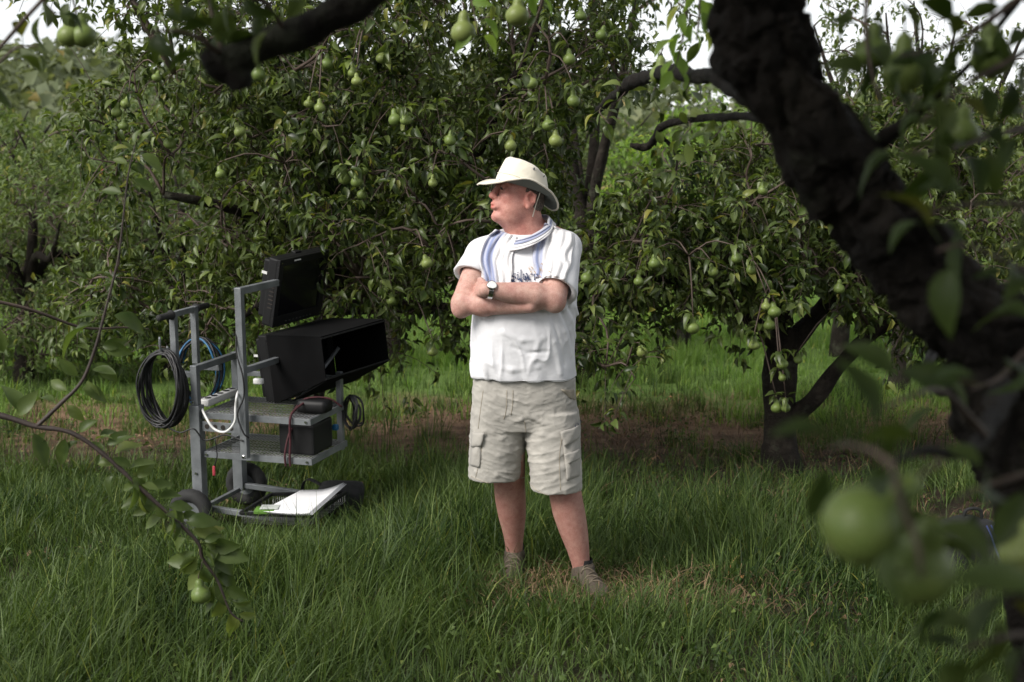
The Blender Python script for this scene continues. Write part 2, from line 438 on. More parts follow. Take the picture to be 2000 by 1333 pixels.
# ------------------------------------------------------------------ leaves, pears and trees
def leaf_template(curl=0.35, fold=0.35, hi=True, twist=0.0):
    """unit leaf along +x, width along y, upper side +z"""
    if hi:
        st = [(0.0, 0.02), (0.12, 0.50), (0.32, 0.92), (0.55, 1.0), (0.78, 0.62), (0.93, 0.22)]
    else:
        st = [(0.0, 0.05), (0.30, 0.95), (0.68, 0.85)]
    v = []; f = []
    for (t, w) in st:
        a = curl * t * t; x = t * (1 - 0.25 * curl * t); z = -a * 0.7
        h = w * 0.5 * 1.0
        tz = twist * (t - 0.5) * h
        v += [(x, -h, z + fold * h * 0.6 - tz), (x, 0, z), (x, h, z + fold * h * 0.6 + tz)]
    t = 1.0; v.append((1 - 0.25 * curl, 0, -curl * 0.7)); n = len(st)
    q = []; tr = []
    for i in range(n - 1):
        a = 3 * i; q += [(a, a + 3, a + 4, a + 1), (a + 1, a + 4, a + 5, a + 2)]
    a = 3 * (n - 1); tr = [(a, a + 6 - 3, a + 1), (a + 1, a + 3, a + 2)]
    return np.array(v), np.array(q).reshape(-1, 4), np.array(tr)

def lean_leaf(c, f, st):
    """cheap leaf: a point, one or two folded stations, a tip"""
    v = [(0, 0, 0)]; q = []; t = []
    for (x, w) in st:
        z = -c * x * x * .7; xx = x * (1 - .25 * c * x); h = w * .5; v += [(xx, -h, z + f * h * .6), (xx, 0, z), (xx, h, z + f * h * .6)]
    v.append((1 - .25 * c, 0, -c * .7)); n = len(st); t += [(0, 1, 2), (0, 2, 3)]
    for i in range(n - 1):
        a = 1 + 3 * i; q += [(a, a + 3, a + 4, a + 1), (a + 1, a + 4, a + 5, a + 2)]
    a = 1 + 3 * (n - 1); t += [(a, a + 3, a + 1), (a + 1, a + 3, a + 2)]
    return np.array(v, float), np.array(q, int).reshape(-1, 4), np.array(t)
CURLS = ((0.35, 0.45), (0.75, 0.6), (1.15, 0.45))
LEAF_T = [lean_leaf(c, f, ((.28, .95), (.66, .85))) for c, f in CURLS]
LEAF_LO = [lean_leaf(c * .7, f, ((.45, 1.05),)) for c, f in CURLS]
LEAF_HI = [leaf_template(c, f, True, tw) for c, f, tw in ((0.1, 0.35, 0.1), (0.45, 0.5, -0.3), (0.8, 0.4, 0.3), (1.1, 0.6, 0.2))]
def _leaf_mesh(i, m):
    v, q, t = LEAF_HI[i]; v = v.copy(); v[:, 1] *= 0.46
    pet, pf = tube_vf([(-0.42, 0, 0.06), (-0.2, 0, 0.03), (0.0, 0, 0.0)], [0.012, 0.011, 0.012], 4)
    mb = MB().add(v, [tuple(a) for a in q] + [tuple(a) for a in t]).add(pet, pf)
    return mb.mesh('leaf', m)
LEAF_MESH = {}
def leaf_mesh(i, m):
    k = (i, m.name)
    if k not in LEAF_MESH: LEAF_MESH[k] = _leaf_mesh(i, m)
    return LEAF_MESH[k]

def frame_from(d, nrm):
    d = d / (np.linalg.norm(d, axis=-1, keepdims=True) + 1e-9)
    y = np.cross(nrm, d); y /= (np.linalg.norm(y, axis=-1, keepdims=True) + 1e-9)
    z = np.cross(d, y); return d, y, z

def leaves_mesh(name, pos, d, nrm, L, ratio, m, lo=False):
    d, y, z = frame_from(d, nrm)
    VV = []; QQ = []; TT = []; off = 0
    var = rng.integers(0, len(LEAF_T), len(pos))
    for k, (v, q, t) in enumerate(LEAF_LO if lo else LEAF_T):
        s = var == k; n = s.sum()
        if n == 0: continue
        ln = L[s][:, None, None]
        V = pos[s][:, None, :] + ln * (v[None, :, 0:1] * d[s][:, None, :] + v[None, :, 1:2] * ratio * y[s][:, None, :] + v[None, :, 2:3] * z[s][:, None, :])
        o = off + (np.arange(n) * len(v))[:, None]
        VV.append(V.reshape(-1, 3)); QQ.append((o[:, :, None] + q.reshape(1, len(q), 4)).reshape(-1, 4))
        TT.append((o[:, :, None] + t.reshape(1, len(t), 3)).reshape(-1, 3)); off += n * len(v)
    return fast_mesh(name, np.concatenate(VV), np.concatenate(QQ), np.concatenate(TT), m)

def leaf_object(pos, d, nrm, L, parent, m, var=None):
    d, y, z = frame_from(np.asarray(d, float), np.asarray(nrm, float))
    M = Matrix(((d[0], y[0], z[0], pos[0]), (d[1], y[1], z[1], pos[1]), (d[2], y[2], z[2], pos[2]), (0, 0, 0, 1)))
    M = M @ Matrix.Diagonal((L, L, L, 1))
    o = bpy.data.objects.new('leaf', leaf_mesh(random.randrange(4) if var is None else var, m)); C.objects.link(o)
    o.parent = parent; o.matrix_parent_inverse = basis(parent).inverted(); o.matrix_basis = M
    return o

def pear_profile(nr=14):
    pts = []
    for i in range(nr + 1):
        t = i / nr                                    # 0 bottom .. 1 top (stalk end)
        r = math.sin(math.pi * min(1, t * 1.02) ** 0.62) ** 0.75 if t < 1 else 0.0
        body = 0.5 * math.sqrt(max(0, 1 - ((t - 0.33) / 0.335) ** 2)) if t < 0.66 else 0
        neck = 0.225 * math.sqrt(max(0, 1 - ((t - 0.72) / 0.285) ** 2)) if 0.44 < t <= 1 else 0
        r = (body ** 3 + neck ** 3) ** (1 / 3) if (body or neck) else 0.0
        pts.append((max(r, 0.012), t * 1.28 - 1.28))
    return pts
pv, pf_ = lathe_vf(pear_profile(), 14)
pv[:, 0] += 0.05 * (pv[:, 2] + 1.28) ** 2 * 0.5
calv, calf = lathe_vf([(0.10, -1.275), (0.07, -1.30), (0.03, -1.285)], 8)
PEAR = {}
def pear_mesh():
    if 'p' not in PEAR:
        PEAR['p'] = MB().add(pv, pf_).add(calv, calf, 1).mesh('pear', [pear_m, twig_m])
        sv, sf = tube_vf([(0.05, 0, -0.03), (0.03, 0, 0.12), (-0.05, 0, 0.30)], [0.035, 0.025, 0.035], 6)
        PEAR['s'] = MB().add(sv, sf).mesh('stem', [twig_m])
    return PEAR['p'], PEAR['s']

def pear_object(top, dia, parent, tilt=0.15, stem=True, direction=None):
    """a pear hanging below its stalk point"""
    pm, sm = pear_mesh()
    o = bpy.data.objects.new('pear', pm); C.objects.link(o); o.parent = parent
    o.matrix_parent_inverse = basis(parent).inverted()
    if direction is None:
        R = Quaternion((random.gauss(0, 1), random.gauss(0, 1), 0), random.gauss(0, tilt)).to_matrix().to_4x4() @ Matrix.Rotation(random.uniform(0, 6.28), 4, 'Z')
    else:
        R = (-Vector(direction)).to_track_quat('Z', 'Y').to_matrix().to_4x4()
    s = dia * random.uniform(0.94, 1.06)
    o.matrix_basis = Matrix.Translation(Vector(top)) @ R @ Matrix.Diagonal((s, s, s * random.uniform(0.9, 1.1), 1))
    if stem:
        q = bpy.data.objects.new('stem', sm); C.objects.link(q); q.parent = o
    return o

def perp_rand(d):
    r = rng.normal(size=3); r -= d * r.dot(d); return r / (np.linalg.norm(r) + 1e-9)

def unit(v): return v / (np.linalg.norm(v) + 1e-9)

def grow(limbs, crowns, nbr, ntw, seed, first=0.35, br=0.011, tw_len=(0.12, 0.34), droop=0.25, lp=(8, 16)):
    """side branches that reach into the crown volumes, twigs on them, leaf seats on the twigs"""
    global rng
    rng = np.random.default_rng(seed)
    skel = np.concatenate([spline(np.asarray(l)[:, :3], 14)[3:] for l in limbs])
    vol = np.array([c[1][0] * c[1][1] * c[1][2] * (c[2] if len(c) > 2 else 1) for c in crowns]); vol = vol / vol.sum()
    branches = []; twigs = []; LP = []; LD = []; LN = []
    for i in range(nbr):
        c = crowns[rng.choice(len(crowns), p=vol)]
        v = rng.normal(size=3); v /= np.linalg.norm(v)
        tgt = np.asarray(c[0]) + v * np.asarray(c[1]) * rng.uniform(0.25, 1.0) ** 0.5
        dist = np.linalg.norm(skel - tgt, axis=1) + 0.35 * np.maximum(0, skel[:, 2] - tgt[2])
        cand = np.argsort(dist)[:4]; s = skel[rng.choice(cand)]
        L = np.linalg.norm(tgt - s)
        if L < 0.12: tgt = s + unit(rng.normal(size=3)) * 0.3; L = 0.3
        mid1 = s + (tgt - s) * 0.35 + perp_rand(unit(tgt - s)) * L * 0.14 + np.array([0, 0, 0.12 * L])
        mid2 = s + (tgt - s) * 0.72 + perp_rand(unit(tgt - s)) * L * 0.10 + np.array([0, 0, 0.10 * L])
        pth = spline([s, mid1, mid2, tgt], 9)
        branches.append((pth, np.linspace(br * min(1.6, 0.5 + L), 0.0035, 9)))
        if i < nbr * first: skel = np.vstack([skel, pth[3:]])
        nt_ = int(ntw * np.clip(L / 0.8, 0.6, 1.6))
        for j in range(nt_):
            t = rng.uniform(0.25, 1.0) if j else 1.0
            k = min(7, int(t * 8)); b0 = pth[k] + (pth[k + 1] - pth[k]) * (t * 8 - k) if t < 1 else pth[8]
            bd = unit(pth[k + 1] - pth[k]); up = rng.uniform(-0.25, 0.9) - droop
            d = unit(bd * rng.uniform(0.2, 1.0) + perp_rand(bd) * 0.9 + np.array([0, 0, up]))
            ln = rng.uniform(*tw_len); e = b0 + d * ln + np.array([0, 0, -droop * ln * rng.uniform(0, 1.3)])
            m = b0 + d * ln * 0.5 + np.array([0, 0, 0.04 * ln])
            tp = spline([b0, m, e], 5); twigs.append(tp)
            nl = rng.integers(*lp)
            nt2 = int(nl * .55); tt = np.concatenate([rng.uniform(0.15, .9, nl - nt2), rng.uniform(.93, 1, nt2)])
            td = unit(e - m)
            for q in tt:
                kk = min(3, int(q * 4)); p0 = tp[kk] + (tp[kk + 1] - tp[kk]) * (q * 4 - kk)
                pr = perp_rand(td)
                ld = unit(td * rng.uniform(0.1, 0.8) + pr + np.array([0, 0, rng.uniform(-0.65, 0.25)]))
                LP.append(p0 + ld * 0.02); LD.append(ld)
                LN.append(unit(np.array([0, 0, 1.0]) + rng.normal(size=3) * 0.42 + 0.3 * td))
    return branches, twigs, np.array(LP), np.array(LD), np.array(LN)

def build_tree(name, label, group, trunk, limbs, crowns, nbr, ntw, seed, leaf=0.070, ratio=0.38, pears=(), fine=0, m=None, twigs_on=True, lump=0.16, pear_dia=0.066, **kw):
    base = np.asarray(trunk[0][:3]); root = empty(name, base)
    tag(root, label, 'tree', group)
    m = m or leaf_m
    def wood(nm, pts, sides, seed_):
        p = np.asarray(pts, float); n = max(10, int(4 * len(p))); q = spline(p, n)
        v, f = tube_vf(q[:, :3], q[:, 3], sides, lump=lump, lf=7.0, seed=seed_)
        return MB().add(v, f).build(nm, bark_m, root)
    wood('trunk', trunk, 16, seed)
    for i, l in enumerate(limbs): wood('limb', l, 10, seed + i + 1)
    br, tw, LP, LD, LN = grow(limbs + [trunk], crowns, nbr, ntw, seed, **kw)
    mb = MB()
    for p, r in br: mb.add(*tube_vf(p, r, 5, lump=0.1, lf=20))
    if twigs_on:
        for p in tw: mb.add(*tube_vf(p, np.linspace(0.0032, 0.0016, len(p)), 3, caps=False))
    # pears and the spurs that carry them
    ends = np.concatenate([b[0][2:] for b in br])
    for it in pears:
        px, py, Y = it[:3]; dia = pear_dia * (it[3] if len(it) > 3 else 1.0)
        top = P(px, py, Y) + np.array([0, 0, dia * 0.62])
        hang = top + np.array([0, 0, dia * 0.28])
        s = ends[np.argmin(np.linalg.norm(ends - hang - np.array([0, 0, 0.08]), axis=1))]
        sp = spline([s, (s + hang) / 2 + np.array([0, 0, 0.05]), hang], 6)
        mb.add(*tube_vf(sp, np.linspace(0.006, 0.003, 6), 4))
        pear_object(top, dia * rng.uniform(.82, 1.06), root, tilt=.3)
        # rosette of leaves over the pear
        k = 7
        for a in range(k):
            ang = rng.uniform(0, 6.28); dd = np.array([math.cos(ang), math.sin(ang), rng.uniform(-0.6, 0.5)])
            LP = np.vstack([LP, hang + dd * 0.015]); LD = np.vstack([LD, unit(dd)]); LN = np.vstack([LN, unit(np.array([0, 0, 1.0]) + rng.normal(size=3) * 0.3)])
    tag(mb.build('branches', twig_m, root), kind='stuff')
    Ls = leaf * rng.uniform(0.5, 1.3, len(LP))
    keep = np.ones(len(LP), bool)
    if fine:
        u, w = proj(LP); inf = (u > 10) & (u < 1990) & (w > 10) & (w < 1320)
        score = np.where(inf, Ls / np.maximum(LP[:, 1], 0.3), 0)
        ids = np.argsort(-score)[:fine]
        for i in ids: leaf_object(LP[i], LD[i], LN[i], Ls[i], root, m)
        keep[ids] = False
    cr = link('crown', leaves_mesh('crown', LP[keep], LD[keep], LN[keep], Ls[keep], ratio, m, lo=not fine), root)
    tag(cr, kind='stuff')
    return root

def at(px, py, Y, r): return tuple(P(px, py, Y)) + (r,)

ground_leaves('low_weeds', 8000, 4.3, 10.5, .01, .11, .015, .036, grass_m, 'small broad leaved weeds among the grass', .5)
ground_leaves('fallen_leaves', 1500, 4.3, 11.5, .01, .05, .02, .04, straw_m, 'brown fallen leaves scattered in the grass', .5)
# main pear tree behind the cart
T = [at(592, 905, 8.95, .11), at(602, 800, 8.95, .095), at(625, 690, 8.95, .09), at(655, 570, 8.95, .085), at(668, 470, 8.95, .075)]
limbs = [
    [at(665, 470, 8.95, .075), at(640, 380, 8.9, .062), at(605, 290, 8.8, .05), at(570, 200, 8.6, .04), at(520, 80, 8.5, .03), at(480, -60, 8.4, .02)],
    [at(657, 560, 8.95, .06), at(750, 470, 8.9, .05), at(870, 360, 8.7, .042), at(920, 320, 8.6, .036), at(960, 240, 8.5, .03), at(1040, 80, 8.3, .024), at(1075, -60, 8.2, .018)],
    [at(660, 540, 8.95, .06), at(620, 470, 8.8, .048), at(520, 430, 8.5, .038), at(420, 400, 8.2, .028), at(320, 380, 8.0, .02)],
    [at(648, 600, 8.95, .05), at(780, 600, 8.6, .04), at(900, 600, 8.3, .03), at(960, 560, 8.0, .022)],
    [at(640, 390, 8.9, .05), at(700, 260, 9.0, .04), at(760, 120, 9.1, .03), at(800, -80, 9.1, .02)],
    [at(620, 470, 8.8, .04), at(560, 560, 8.3, .03), at(470, 620, 8.0, .02)],
]
W = lambda px, py, Y: P(px, py, Y)
crowns = [(W(560, 150, 8.6), (1.15, 1.1, .85)), (W(860, 120, 8.6), (1.15, 1.1, .85)), (W(1060, 95, 8.4), (.66, .8, .6)),
          (W(400, 330, 8.4), (.80, .9, .75)), (W(760, 380, 8.4), (1.1, 1.0, .75), 1.3), (W(960, 370, 8.3), (.62, .8, .55)),
          (W(330, 540, 8.3), (.65, .7, .35)), (W(620, 560, 8.6), (.8, .8, .5)), (W(270, 600, 8.3), (.55, .6, .22), 1.6), (W(470, 640, 8.4), (.5, .6, .20), 1.6), (W(860, 560, 8.3), (.65, .7, .34)),
          (W(1060, 620, 8.0), (.42, .5, .28)), (W(560, -150, 8.8), (1.8, 1.3, .6), .2), (W(1000, -140, 8.6), (1.2, 1.2, .5), .2)]
mp = [(690, 140, 7.4), (697, 158, 7.35), (640, 120, 7.6), (459, 257, 7.3, 1.05), (768, 228, 7.2), (790, 232, 7.15), (882, 270, 7.2), (998, 280, 7.1, 1.05),
      (1068, 240, 7.3), (1085, 268, 7.3), (675, 343, 7.4), (695, 350, 7.35), (708, 332, 7.45), (845, 355, 7.3, .9), (828, 513, 7.2), (427, 340, 7.5),
      (605, 203, 7.5), (624, 208, 7.45), (252, 203, 7.6), (232, 216, 7.6), (310, 153, 7.6), (242, 245, 7.6), (712, 382, 7.5), (498, 137, 7.3, 1.1), (765, 585, 7.6),
      (845, 685, 7.6), (332, 280, 7.7), (1110, 110, 7.6), (1180, 65, 7.7), (1135, 28, 7.7), (660, 60, 7.7), (745, 110, 7.6), (1030, 160, 7.5), (1120, 190, 7.6)]
build_tree('pear_tree', 'large dense pear tree full of green fruit behind the metal cart', 'pear trees of the orchard', T, limbs, crowns, 390, 14, 11,
           pears=mp, fine=300)

# pear tree with the dark forked trunk on the right
T = [at(1525, 925, 8.65, .14), at(1522, 860, 8.65, .105), at(1522, 780, 8.65, .10), at(1525, 700, 8.65, .095), at(1530, 640, 8.65, .085)]
limbs = [
    [at(1545, 815, 8.65, .07), at(1590, 780, 8.55, .058), at(1640, 715, 8.5, .05), at(1700, 655, 8.4, .045), at(1780, 610, 8.3, .038), at(1900, 570, 8.2, .025)],
    [at(1530, 690, 8.65, .07), at(1590, 620, 8.7, .055), at(1650, 540, 8.8, .045), at(1710, 430, 8.9, .034), at(1760, 300, 9.0, .022)],
    [at(1530, 640, 8.65, .075), at(1505, 560, 8.7, .06), at(1500, 470, 8.8, .052), at(1520, 370, 8.9, .045), at(1540, 250, 9.0, .034), at(1570, 60, 9.0, .02)],
    [at(1525, 680, 8.65, .055), at(1440, 600, 8.4, .045), at(1360, 555, 8.2, .036), at(1270, 540, 8.0, .026), at(1190, 540, 7.9, .018)],
    [at(1505, 560, 8.7, .05), at(1430, 480, 8.6, .036), at(1350, 450, 8.4, .026), at(1260, 440, 8.3, .018)],
]
crowns = [(W(1330, 470, 8.2), (.60, .7, .33), 1.3), (W(1520, 430, 8.5), (.65, .75, .55)), (W(1230, 515, 8.0), (.38, .5, .22), 1.4), (W(1450, 515, 8.2), (.5, .55, .22)),
          (W(1720, 480, 8.6), (.6, .7, .5)), (W(1880, 520, 8.4), (.5, .6, .5)), (W(1730, 330, 8.9), (.8, .7, .5)), (W(1700, 590, 8.4), (.45, .4, .16), .5),
          (W(1180, 690, 7.7), (.16, .2, .15), 2.2), (W(1340, 640, 8.0), (.12, .3, .10), .8), (W(1850, 330, 8.9), (.8, .7, .55))]
rp = [(1278, 511, 7.3), (1249, 693, 7.4, 1.05), (1353, 635, 7.4), (1387, 530, 7.4), (1433, 503, 7.4, 1.05), (1490, 368, 7.7), (1497, 598, 7.5), (1510, 604, 7.5),
      (1473, 672, 7.5), (1524, 710, 7.5, 1.05), (1522, 737, 7.6, .8), (1515, 793, 7.9), (1534, 795, 7.85), (1156, 541, 7.1), (1247, 548, 7.5), (1470, 525, 7.6),
      (1560, 700, 8.0, .8), (1500, 630, 7.8), (1360, 420, 7.8), (1640, 560, 7.9), (1590, 470, 8.0), (1840, 470, 7.9), (1930, 215, 8.0, 1.1), (1960, 260, 8.0)]
build_tree('pear_tree', 'pear tree with dark forked trunk rising from bare soil beside the man', 'pear trees of the orchard', T, limbs, crowns, 250, 14, 23,
           pears=rp, fine=300)
# ------------------------------------------------------------------ trees farther back
def simple_tree(name, label, group, px, Y, h, cr, seed, m, nbr=60, ntw=11, leaf=0.085, pears=(), zc=0.62, lean=0.0):
    b = P(px, 600, Y); x = b[0]; g = float(ground_z(x, Y))
    T = [(x, Y, g - .05, .10), (x + .03, Y, g + h * .18, .085), (x + .06 + lean * .4, Y, g + h * .33, .075)]
    s = T[-1]; r_ = np.random.default_rng(seed); limbs = []
    for k in range(5):
        a = k / 5 * 6.28 + r_.uniform(0, 1); o = np.array([math.cos(a) * cr[0], math.sin(a) * cr[1], 0]) * .7
        limbs.append([(s[0], s[1], s[2] - .05, .055), (s[0] + o[0] * .3, s[1] + o[1] * .3, g + h * .48, .042), (s[0] + o[0] * .7 + lean, s[1] + o[1] * .7, g + h * min(.66, zc + .12), .028), (s[0] + o[0] + lean, s[1] + o[1], g + h * min(.85, zc + .25), .008)])
    limbs.append([(s[0], s[1], s[2] - .05, .06), (s[0] + .08 + lean * .5, s[1], g + h * .6, .04), (s[0] + lean, s[1] + .1, g + h * min(.92, zc + .3), .008)])
    c = (x + lean, Y, g + h * zc)
    crowns = [(c, cr)]
    for k in range(5):
        a = k / 5 * 6.28 + r_.uniform(0, 1); crowns.append(((c[0] + math.cos(a) * cr[0] * .7, c[1] + math.sin(a) * cr[1] * .6, c[2] + r_.uniform(-.4, .4) * cr[2]), (cr[0] * .5, cr[1] * .5, cr[2] * .55)))
    return build_tree(name, label, group, T, limbs, crowns, nbr, ntw, seed, leaf=leaf, pears=pears, m=m, twigs_on=Y < 13.2, tw_len=(.2, .5), lp=(9, 17))
G2 = 'pear trees of the orchard'
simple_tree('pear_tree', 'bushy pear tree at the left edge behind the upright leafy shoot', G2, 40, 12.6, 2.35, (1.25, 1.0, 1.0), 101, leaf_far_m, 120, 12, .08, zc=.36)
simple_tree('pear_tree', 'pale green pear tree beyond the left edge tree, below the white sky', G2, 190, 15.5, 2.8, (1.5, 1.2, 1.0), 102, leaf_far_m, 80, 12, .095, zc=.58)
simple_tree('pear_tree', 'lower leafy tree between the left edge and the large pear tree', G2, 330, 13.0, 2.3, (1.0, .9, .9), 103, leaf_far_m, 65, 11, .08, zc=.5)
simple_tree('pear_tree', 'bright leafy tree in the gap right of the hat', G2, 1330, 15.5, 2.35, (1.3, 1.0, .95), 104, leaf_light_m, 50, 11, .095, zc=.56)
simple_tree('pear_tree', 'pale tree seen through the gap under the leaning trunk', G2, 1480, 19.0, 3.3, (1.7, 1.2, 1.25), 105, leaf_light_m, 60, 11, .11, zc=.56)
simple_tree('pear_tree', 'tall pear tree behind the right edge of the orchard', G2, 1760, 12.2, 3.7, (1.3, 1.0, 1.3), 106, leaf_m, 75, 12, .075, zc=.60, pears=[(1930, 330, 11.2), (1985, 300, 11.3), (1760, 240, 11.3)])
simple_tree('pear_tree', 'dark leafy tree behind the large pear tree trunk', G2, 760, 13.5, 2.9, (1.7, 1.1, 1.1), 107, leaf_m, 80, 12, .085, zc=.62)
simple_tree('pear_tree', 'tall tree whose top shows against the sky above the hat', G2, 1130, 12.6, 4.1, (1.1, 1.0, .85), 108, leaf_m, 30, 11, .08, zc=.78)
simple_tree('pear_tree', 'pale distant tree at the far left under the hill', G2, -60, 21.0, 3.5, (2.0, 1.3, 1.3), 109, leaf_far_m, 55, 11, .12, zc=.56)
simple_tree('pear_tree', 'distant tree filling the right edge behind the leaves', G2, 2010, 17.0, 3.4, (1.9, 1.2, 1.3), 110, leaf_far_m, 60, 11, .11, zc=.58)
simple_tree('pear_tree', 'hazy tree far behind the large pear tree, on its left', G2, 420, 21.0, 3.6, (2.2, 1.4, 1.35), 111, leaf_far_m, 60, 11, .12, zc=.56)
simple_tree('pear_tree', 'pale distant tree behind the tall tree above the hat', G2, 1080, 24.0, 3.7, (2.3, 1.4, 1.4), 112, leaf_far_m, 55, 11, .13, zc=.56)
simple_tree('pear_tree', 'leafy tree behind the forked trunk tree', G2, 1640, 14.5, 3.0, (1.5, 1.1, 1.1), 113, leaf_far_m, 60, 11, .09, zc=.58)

# far woodland on the hillside: one mass of leaves
r_ = np.random.default_rng(5); LPs = []; 
for k in range(350):
    Y = r_.uniform(33, 100); x = r_.uniform(-1, 1) * (Y * .42 + 4); z = float(hill_z(np.array([x]), np.array([Y]))[0]) if Y > 36 else 0.0
    rad = r_.uniform(1.6, 2.8); n_ = 95; v = r_.normal(size=(n_, 3)); v /= np.linalg.norm(v, axis=1)[:, None]
    LPs.append(np.array([x, Y, z + rad * .75]) + v * rad * r_.uniform(.55, 1, (n_, 1)) ** .5 * np.array([1, 1, .85]))
LPs = np.concatenate(LPs); n_ = len(LPs)
rng = np.random.default_rng(6)
d_ = rng.normal(size=(n_, 3)); nn = rng.normal(size=(n_, 3)) * .6 + np.array([0, -.3, 1.0])
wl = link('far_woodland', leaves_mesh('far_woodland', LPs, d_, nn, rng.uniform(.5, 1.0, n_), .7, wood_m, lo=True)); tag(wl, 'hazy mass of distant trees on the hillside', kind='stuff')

# ------------------------------------------------------------------ leaning tree close to the camera on the right
fr = empty('pear_tree', (1.15, 2.15, 0)); tag(fr, 'dark leaning pear tree trunk with pears close to the camera', 'tree', G2)
DT = 2.15
def tr(px, py, w, Y=DT): return tuple(P(px, py, Y)) + (w * .95 / 2 / F * Y,)
T = [(1.30, 2.30, -.05, .14), (1.22, 2.28, .25, .115), (.99, 2.24, .72, .10)] + [tr(2035, 1010, 230, 2.2), tr(1995, 860, 215, 2.18), tr(1945, 700, 200), tr(1868, 600, 190), tr(1785, 500, 182), tr(1700, 402, 178), tr(1612, 300, 180), tr(1545, 200, 186), tr(1498, 90, 190), tr(1475, 0, 186),
     tr(1450, -130, 176), tr(1400, -260, 160), tr(1330, -380, 140)]
q = spline(np.array(T), 420); v, f = tube_vf(q[:, :3], q[:, 3], 72, lump=.20, lf=13.0, seed=3)
v = v + (.026 * np.stack([vnoise(v * 8, 91), vnoise(v * 8, 92), vnoise(v * 8, 93)], -1) + .010 * np.stack([vnoise(v * 24, 94), vnoise(v * 24, 95), vnoise(v * 24, 96)], -1)) * np.clip(q[:, 3].repeat(72)[:, None] / .07, .3, 1.2)
ii, jj = np.divmod(np.arange(len(v)), 72); aa = jj / 72 * 2 * math.pi; ll = ii * .008
bp = np.stack([np.cos(aa) * 3.2, np.sin(aa) * 3.2, ll * 9], -1); wob = np.stack([vnoise(bp * .7, 301), vnoise(bp * .7, 302), vnoise(bp * .7, 303)], -1)
rg = np.abs(vnoise(bp + wob, 304)); rg2 = np.abs(vnoise(bp * 2.3 + wob, 305)); cen_ = q[ii, :3]; out_ = v - cen_; out_ /= np.linalg.norm(out_, axis=1)[:, None]
v = v + out_ * (.016 * np.clip(rg * 2.2, 0, 1) + .006 * np.clip(rg2 * 2.2, 0, 1) - .012)[:, None]
MB().add(v, f).build('trunk', shaded_bark_m, fr)
limbsF = [
    [tr(1330, -380, 120), tr(1150, -400, 100), tr(950, -230, 86), tr(800, -70, 78), tr(705, 5, 70), tr(600, 55, 66), tr(510, 92, 66), tr(440, 118, 72), tr(415, 112, 60), tr(395, 100, 30)],
    [tr(450, 115, 62), tr(462, 145, 50), tr(470, 172, 40)],
    [tr(1330, -380, 110), tr(1500, -560, 90), tr(1750, -640, 70), tr(2050, -600, 50)],
    [tr(1660, 330, 40, 2.2), tr(1850, 170, 16, 2.0), tr(1960, 40, 13, 1.9), tr(2080, -120, 10, 1.8)],
    [tr(1480, 190, 50, 2.35), tr(1430, 172, 34, 2.7), tr(1392, 150, 32, 2.9), tr(1350, 150, 28, 3.3), tr(1318, 138, 30, 3.6), tr(1270, 150, 25, 4.2), tr(1236, 158, 26, 4.5), tr(1205, 185, 20, 4.8), tr(1170, 215, 14, 5.2)],
    [tr(1560, 260, 40, 2.4), tr(1500, 235, 20, 3.0), tr(1437, 228, 17, 3.5), tr(1350, 234, 16, 3.9), tr(1296, 246, 16, 4.1), tr(1280, 268, 15, 4.15), tr(1262, 288, 14, 4.2), tr(1230, 284, 11, 4.2)],
    [tr(1285, 262, 9, 4.15), tr(1310, 285, 7, 4.15), tr(1322, 315, 5, 4.15), tr(1318, 340, 3, 4.15)],
    [tr(1960, 760, 60, 2.0), tr(1925, 850, 34, 1.6), tr(1880, 885, 26, 1.35), tr(1800, 880, 20, 1.15), tr(1740, 905, 16, 1.0)],
]
for i, l in enumerate(limbsF):
    qq = spline(np.array(l), 60); qq[:, :3] += (.16 * qq[:, 3:4]) * np.stack([vnoise(qq[:, :3] * 16, 7), vnoise(qq[:, :3] * 16, 8), vnoise(qq[:, :3] * 16, 9)], -1) * 2
    MB().add(*tube_vf(qq[:, :3], qq[:, 3], 16, lump=.26, lf=26, seed=30 + i)).build('limb', shaded_bark_m, fr)
# crown above and behind the camera, out of frame: added to shade this tree
br, tw, LP, LD, LN = grow([T[-6:]] + limbsF[:4], [((.2, 1.3, 3.3), (1.7, 1.5, .7)), ((1.6, 1.2, 3.2), (1.3, 1.5, .7)), ((.9, .2, 3.4), (1.8, 1.2, .7)), ((.5, -1.25, 1.9), (1.9, .7, 1.3), 2.0), ((.5, 2.6, 3.5), (1.6, .7, .6)), ((-1.0, .4, 3.3), (.9, 1.1, .6)), ((1.9, 1.0, 2.3), (.5, 1.0, .7)), ((-.6, -.9, 2.9), (1.6, 1.0, .8), 1.3), ((-2.0, .3, 2.8), (.8, 1.2, .7))], 520, 14, 301)
u_, w_ = proj(LP); inside = (u_ > -60) & (u_ < 2060) & (w_ > -40) & (w_ < 1400) & (LP[:, 1] > .1)
mb = MB()
for p, r in br:
    uu, ww = proj(p)
    if ((uu > -20) & (uu < 2020) & (ww > -20) & (p[:, 1] > .1)).any(): continue
    mb.add(*tube_vf(p, r, 5))
tag(mb.build('branches', twig_m, fr), kind='stuff')
LP, LD, LN = LP[~inside], LD[~inside], LN[~inside]
tag(link('crown', leaves_mesh('crown', LP, LD, LN, .065 * rng.uniform(.7, 1.25, len(LP)), .5, leaf_m, lo=True), fr), kind='stuff')

